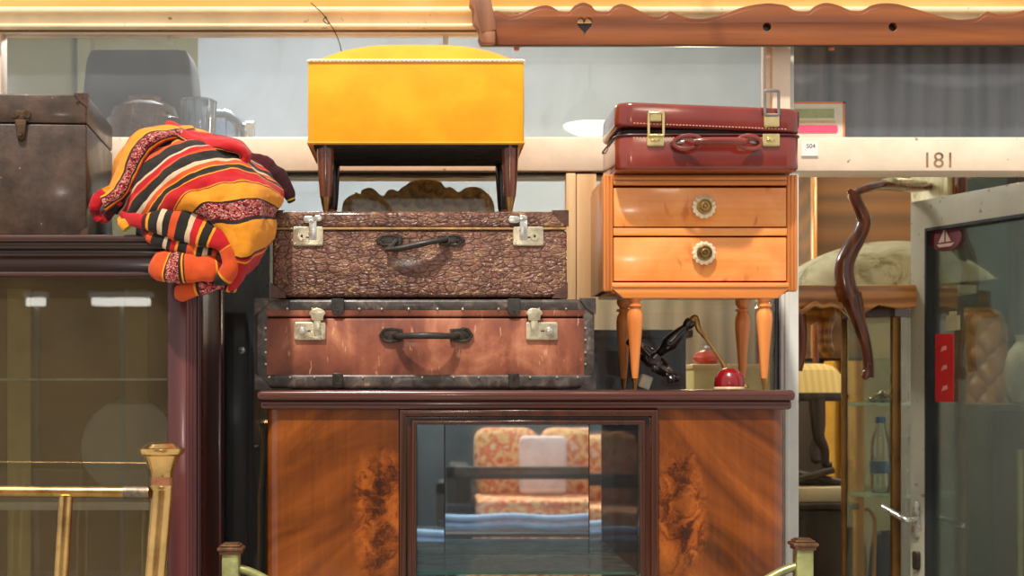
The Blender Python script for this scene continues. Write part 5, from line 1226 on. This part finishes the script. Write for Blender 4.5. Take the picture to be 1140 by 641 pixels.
# ---- things seen through the door glass
ky2 = 2.35
tc = Thing('tufted_armchair', 'buttoned tan leather armchair behind the open glass door', 'armchair', (X(1085, ky2), ky2 + .3, 0))
m_tan = plain('tan_leather', rgb(168, 112, 48), .35, 0, .2, 14, .1, .3)
def tback(m):
    rows = []; xa, xb = X(1045, ky2), X(1118, ky2); z0, z1 = Z(500, ky2), Z(346, ky2)
    for i in range(49):
        u = i / 48; row = []
        for j in range(61):
            w_ = j / 60
            d = abs(math.sin((u * 3 + w_ * 4.5) * PI)) * abs(math.sin((u * 3 - w_ * 4.5) * PI))
            x_ = xa + (xb - xa) * u; zt = z1 - .06 * (2 * u - 1) ** 2
            row.append(Vector((x_, ky2 - .035 * d ** .5 + .06 * abs(2 * u - 1) ** 3, z0 + (zt - z0) * w_)))
        rows.append(row)
    m.grid(rows)
tc.part('backrest', m_tan, lambda m: (tback(m)), solid=.05)
tc.part('seat', m_tan, lambda m: m.box(X(1040, ky2), X(1122, ky2), ky2 - .35, ky2 + .05, .75, Z(500, ky2) + .02, .03, 3))
def bts(m):
    xa, xb = X(1045, ky2), X(1118, ky2); z0, z1 = Z(500, ky2), Z(346, ky2)
    for i in range(1, 6):
        for j in range(1, 9):
            if (i + j) % 2: continue
            m.lathe([(.009, .0), (.007, -.006), (0, -.008)], (xa + (xb - xa) * i / 6, ky2 - .022, z0 + (z1 - z0) * j / 9), 'Y', 10)
tc.part('button', m_brass, bts)
tc.part('rail', m_brass, lambda m: m.tube([P(1044, 380, ky2 - .03), P(1050, 352, ky2 - .03), P(1080, 345, ky2 - .04), P(1112, 350, ky2 - .03), P(1120, 380, ky2 - .03)], .010, 8, 40))
for sx in (1044, 1118):
    tc.part('leg', m_dk, lambda m: m.lathe([(.014, 0), (.02, .4), (.026, .76)], (X(sx, ky2), ky2 - .28, 0), n=12)); tc.part('leg', m_dk, lambda m: m.lathe([(.014, 0), (.02, .4), (.026, .76)], (X(sx, ky2), ky2 - .0, 0), n=12))
cz3 = 1.82
cbt = Thing('green_counter', 'olive green counter behind the lower half of the glass door', 'counter', (X(1075, cz3), cz3 - .1, 0))
m_olive = plain('olive_green_paint', rgb(110, 124, 56), .5, 0, .2, 5)
zc3 = Z(552, 1.72)
cbt.part('body', m_olive, lambda m: m.box(X(1042, 1.72), X(1098, 1.72), 1.72, 1.93, 0, zc3 - .015, .004)); cbt.part('top_board', m_shelfglass, lambda m: m.box(X(1038, 1.72), X(1102, 1.72), 1.71, 1.94, zc3 - .015, zc3, .003))
at('white_dish', m_white, lambda m: m.lathe([(0, .004), (.02, 0), (.04, .012), (.044, .018), (.03, .012), (0, .008)], (X(1084, 1.78), 1.78, zc3 + .0005), n=24), 'small white dish on the counter behind the glass door', 'dish', (X(1084, 1.78), 1.78, zc3 + .0005))
dc = Thing('brown_cupboard', 'tall brown cupboard behind the right edge of the glass door', 'cupboard', (X(1130, 1.3), 1.45, 0))
dc.part('body', wood('dull_brown_wood', rgb(66, 50, 26), rgb(108, 84, 46), 'Z', 6, .4, .15), lambda m: m.box(X(1101, 1.3), X(1190, 1.3), 1.3, 1.62, 0, Z(450, 1.3), .004))
dc.part('door', m_inner, lambda m: m.box(X(1104, 1.3), X(1186, 1.3), 1.288, 1.302, .1, Z(456, 1.3), .004))
dc.part('edge_strip', plain('yellow_strip', rgb(196, 176, 84), .5, 0, .1), lambda m: m.box(X(1133, 1.28), X(1139, 1.28), 1.28, 1.29, .1, Z(500, 1.28), .002))
vq = Vector((X(1140, 1.4), 1.4, Z(450, 1.3) + .0005))
vs_ = Thing('cream_vase', 'round cream vase on the brown cupboard at the edge of the door glass', 'vase', vq)
vs_.part('body', plain('cream_glaze', rgb(196, 188, 166), .3, 0, .08), lambda m: m.lathe([(0, 0), (.03, 0), (.05, .04), (.058, .10), (.045, .16), (.022, .19), (.026, .21), (.02, .205)], vq, n=28)); vs_.part('foot_ring', m_brass, lambda m: m.lathe([(.032, 0), (.034, .006), (.03, .01)], vq, n=24))
# ================================================================ street side, seen in the mirror panels
m_floral = None
n = NT('floral_upholstery'); v = n.co()
d1_ = n.vor(n.vadd(v, n.vscale(n.noise(v, 9, 3, .6, 0, 'Color'), .08)), 13, 'F1'); f = n.noise(v, 22, 4, .6)
m_floral = n.pbr(n.ramp(n.math('ADD', n.math('MULTIPLY', d1_, .6), n.math('MULTIPLY', f, .6)), [(.30, rgb(196, 60, 36)), (.45, rgb(240, 140, 92)), (.58, rgb(255, 220, 160)), (.72, rgb(232, 104, 64)), (.9, rgb(255, 240, 200))]), .8)
gy2 = -4.3
def mx(p, yy):                                    # photo pixel of a mirror image -> x, at real depth yy
    return (p - VX) * ((.354 - CY) + (.354 - yy)) / FPX
def mz(p, yy): return EYE + (VY - p) * ((.354 - CY) + (.354 - yy)) / FPX
so_ = Thing('floral_sofa', 'orange floral sofa on the street reflected in the cabinet mirror', 'sofa', (mx(620, gy2), gy2, 0))
for xa, xb in ((528, 598), (602, 690)):
    so_.part('backrest', m_floral, lambda m: m.box(mx(xa, gy2 - .3), mx(xb, gy2 - .3), gy2 - .42, gy2 - .22, mz(556, gy2), mz(476, gy2 - .3), .07, 4))
so_.part('seat_cushion', m_floral, lambda m: m.box(mx(527, gy2), mx(700, gy2), gy2 - .25, gy2 + .25, mz(590, gy2), mz(553, gy2), .03, 3))
so_.part('base', m_floral, lambda m: m.box(mx(522, gy2), mx(704, gy2), gy2 - .40, gy2 + .22, .22, mz(590, gy2), .02, 2))
pkq = (mx(606, gy2), gy2 - .15, mz(553, gy2) + .001)
at('pale_cushion', plain('pale_pink_cloth', rgb(250, 226, 226), .8, 0, .1, 9), lambda m: m.box(mx(580, gy2), mx(634, gy2), gy2 - .205, gy2 - .12, mz(553, gy2) + .001, mz(486, gy2), .035, 4), 'pale pink cushion on the floral sofa reflected in the mirror', 'cushion', pkq)
so_.part('arm', m_dk, lambda m: m.box(mx(500, gy2), mx(524, gy2), gy2 - .4, gy2 + .26, mz(600, gy2), mz(518, gy2), .02, 2)); so_.part('arm', m_dk, lambda m: m.box(mx(702, gy2), mx(722, gy2), gy2 - .4, gy2 + .26, mz(600, gy2), mz(518, gy2), .02, 2))
for p in (510, 712):
    for q in (-.3, .18): so_.part('leg', m_dk, lambda m: m.lathe([(.02, 0), (.03, .24)], (mx(p, gy2), gy2 + q, 0), n=10))
cb2 = Thing('dark_bench', 'dark slatted bench on the street reflected in front of the floral sofa', 'bench', (mx(600, -3.85), -3.85, 0))
by2 = -3.85
cb2.part('top_rail', m_blackleather, lambda m: m.box(mx(496, by2), mx(735, by2), by2 - .03, by2 + .03, mz(533, by2), mz(519, by2), .006))
for p in (500, 732): cb2.part('post', m_blackleather, lambda m: m.box(mx(p - 4, by2), mx(p + 8, by2), by2 - .03, by2 + .03, 0, mz(519, by2), .006))
cb2.part('seat_board', m_blackleather, lambda m: m.box(mx(440, by2), mx(735, by2), by2 - .02, by2 + .36, mz(585.5, by2) - .02, mz(585.5, by2), .006))
for p in (444, 730): cb2.part('leg', m_blackleather, lambda m: m.box(mx(p - 4, by2), mx(p + 4, by2), by2 + .29, by2 + .34, 0, mz(592, by2), .004))
ry_ = -3.62
zcl = mz(585.5, by2)
fc = Thing('folded_blue_cloth', 'pale blue folded cloth along the bench reflected across the mirror', 'cloth', (mx(570, ry_), ry_, zcl + .001))
m_blue = plain('pale_blue_cloth', rgb(176, 210, 255), .8, 0, .1, 14, .1)
def roll(z_, r_):
    return lambda m: m.tube([Vector((mx(440 + k * 21, ry_), ry_ + .01 * math.sin(k * 1.7), z_ + .005 * math.sin(k * 1.3))) for k in range(13)], r_, 12, 90, flat=1.0)
fc.part('fold', m_blue, roll(zcl + .026, .018)); fc.part('fold', m_blue, roll(zcl + .066, .018))
at('pedestal', m_white, lambda m: (m.lathe([(.055, 0), (.05, .02), (.035, .2), (.033, .42), (.05, .44)], (mx(640, -3.3), -3.25, 0), n=20)), 'small white pedestal on the pavement reflected low in the mirror', 'pedestal', (mx(640, -3.3), -3.25, 0))
# lamps on the street side: a dish pendant over the display and two tube fittings over the stalls
m_glow = emitter('warm_lamp_glow', (1, .9, .66, 1), 14)
py2 = -.8
pc = Vector(((657 - VX) * ((WY + .02 - CY) + (WY + .02 - py2)) / FPX, py2, EYE + (VY - 139) * ((WY + .02 - CY) + (WY + .02 - py2)) / FPX))
pl_ = Thing('pendant_lamp', 'dish pendant lamp outside, reflected as a bright spot in the upper window', 'lamp', pc)
pl_.part('diffuser', m_glow, lambda m: m.lathe([(0, -.035), (.05, -.03), (.085, -.01), (.09, .004), (0, .004)], pc, n=28))
pl_.part('shade', m_pewter, lambda m: m.lathe([(.095, .0), (.10, .004), (.07, .05), (.03, .08), (.02, .11), (0, .11)], pc, n=28))
pl_.part('bracket_arm', m_pewter, lambda m: m.tube([pc + Vector((0, 0, .10)), pc + Vector((0, 0, .34)), pc + Vector((0, .10, .55)), pc + Vector((0, .5, .70)), Vector((pc.x, .424, pc.z + .72))], .005, 10, 40))
pl_.part('wall_plate', m_pewter, lambda m: m.lathe([(.04, .418), (.04, .410), (.02, .402), (0, .402)], (pc.x, 0, pc.z + .72), 'Y', 20))
m_tube = emitter('tube_lamp_glow', (1, .98, .92, 1), 7)
for k, (pa, pb2) in enumerate(((30, 50), (103, 167))):
    yy = -6.0; D_2 = (-.016 - CY) + (-.016 - yy)
    q0, q1 = (pa - VX) * D_2 / FPX, (pb2 - VX) * D_2 / FPX; zq = EYE + (VY - 336) * D_2 / FPX
    tb = Thing('tube_light', ('shorter' if k == 0 else 'longer') + ' tube light over the street stall, reflected in the left vitrine glass', 'light', ((q0 + q1) / 2, yy, zq))
    tb.part('tube', m_tube, lambda m: m.tube([(q0, yy, zq), (q1, yy, zq)], .026, 12, 4)); tb.part('fitting', m_white, lambda m: (m.box(q0 - .02, q1 + .02, yy - .03, yy + .03, zq + .026, zq + .06, .004)))
    tb.part('pole', m_steel, lambda m: m.box((q0 + q1) / 2 - .015, (q0 + q1) / 2 + .015, yy - .06, yy - .03, 0, zq + .06, .002))

gq = Vector((-.15, -3.6, 2.1))  # added fill globe, brightens the mirrored sofa and the brass crest
gl = Thing('fill_globe', 'added fill globe on a pole brightening the street stall and the display', 'lamp', (-.95, -3.6, 0))
gl.part('globe', emitter('fill_globe_glow', (1, .92, .78, 1), 9), lambda m: m.lathe([(0, -.09), (.045, -.078), (.078, -.045), (.09, 0), (.078, .045), (.045, .078), (0, .09)], gq, n=28))
gl.part('pole', m_pewter, lambda m: m.tube([(-.95, -3.6, .01), (-.95, -3.6, 1.2), (-.95, -3.6, 2.2), (-.85, -3.6, 2.36), (-.5, -3.6, 2.42), (-.2, -3.6, 2.36), (-.15, -3.6, 2.18)], .014, 10, 60))
gl.part('base', m_pewter, lambda m: m.lathe([(.16, 0), (.16, .015), (.05, .03), (.02, .06)], (-.95, -3.6, 0), n=24))
lamp('fill_globe_light', 'POINT', (gq.x, gq.y, gq.z - .13), FILL_GLOBE, (1, .93, .82), shadow_soft_size=.06)
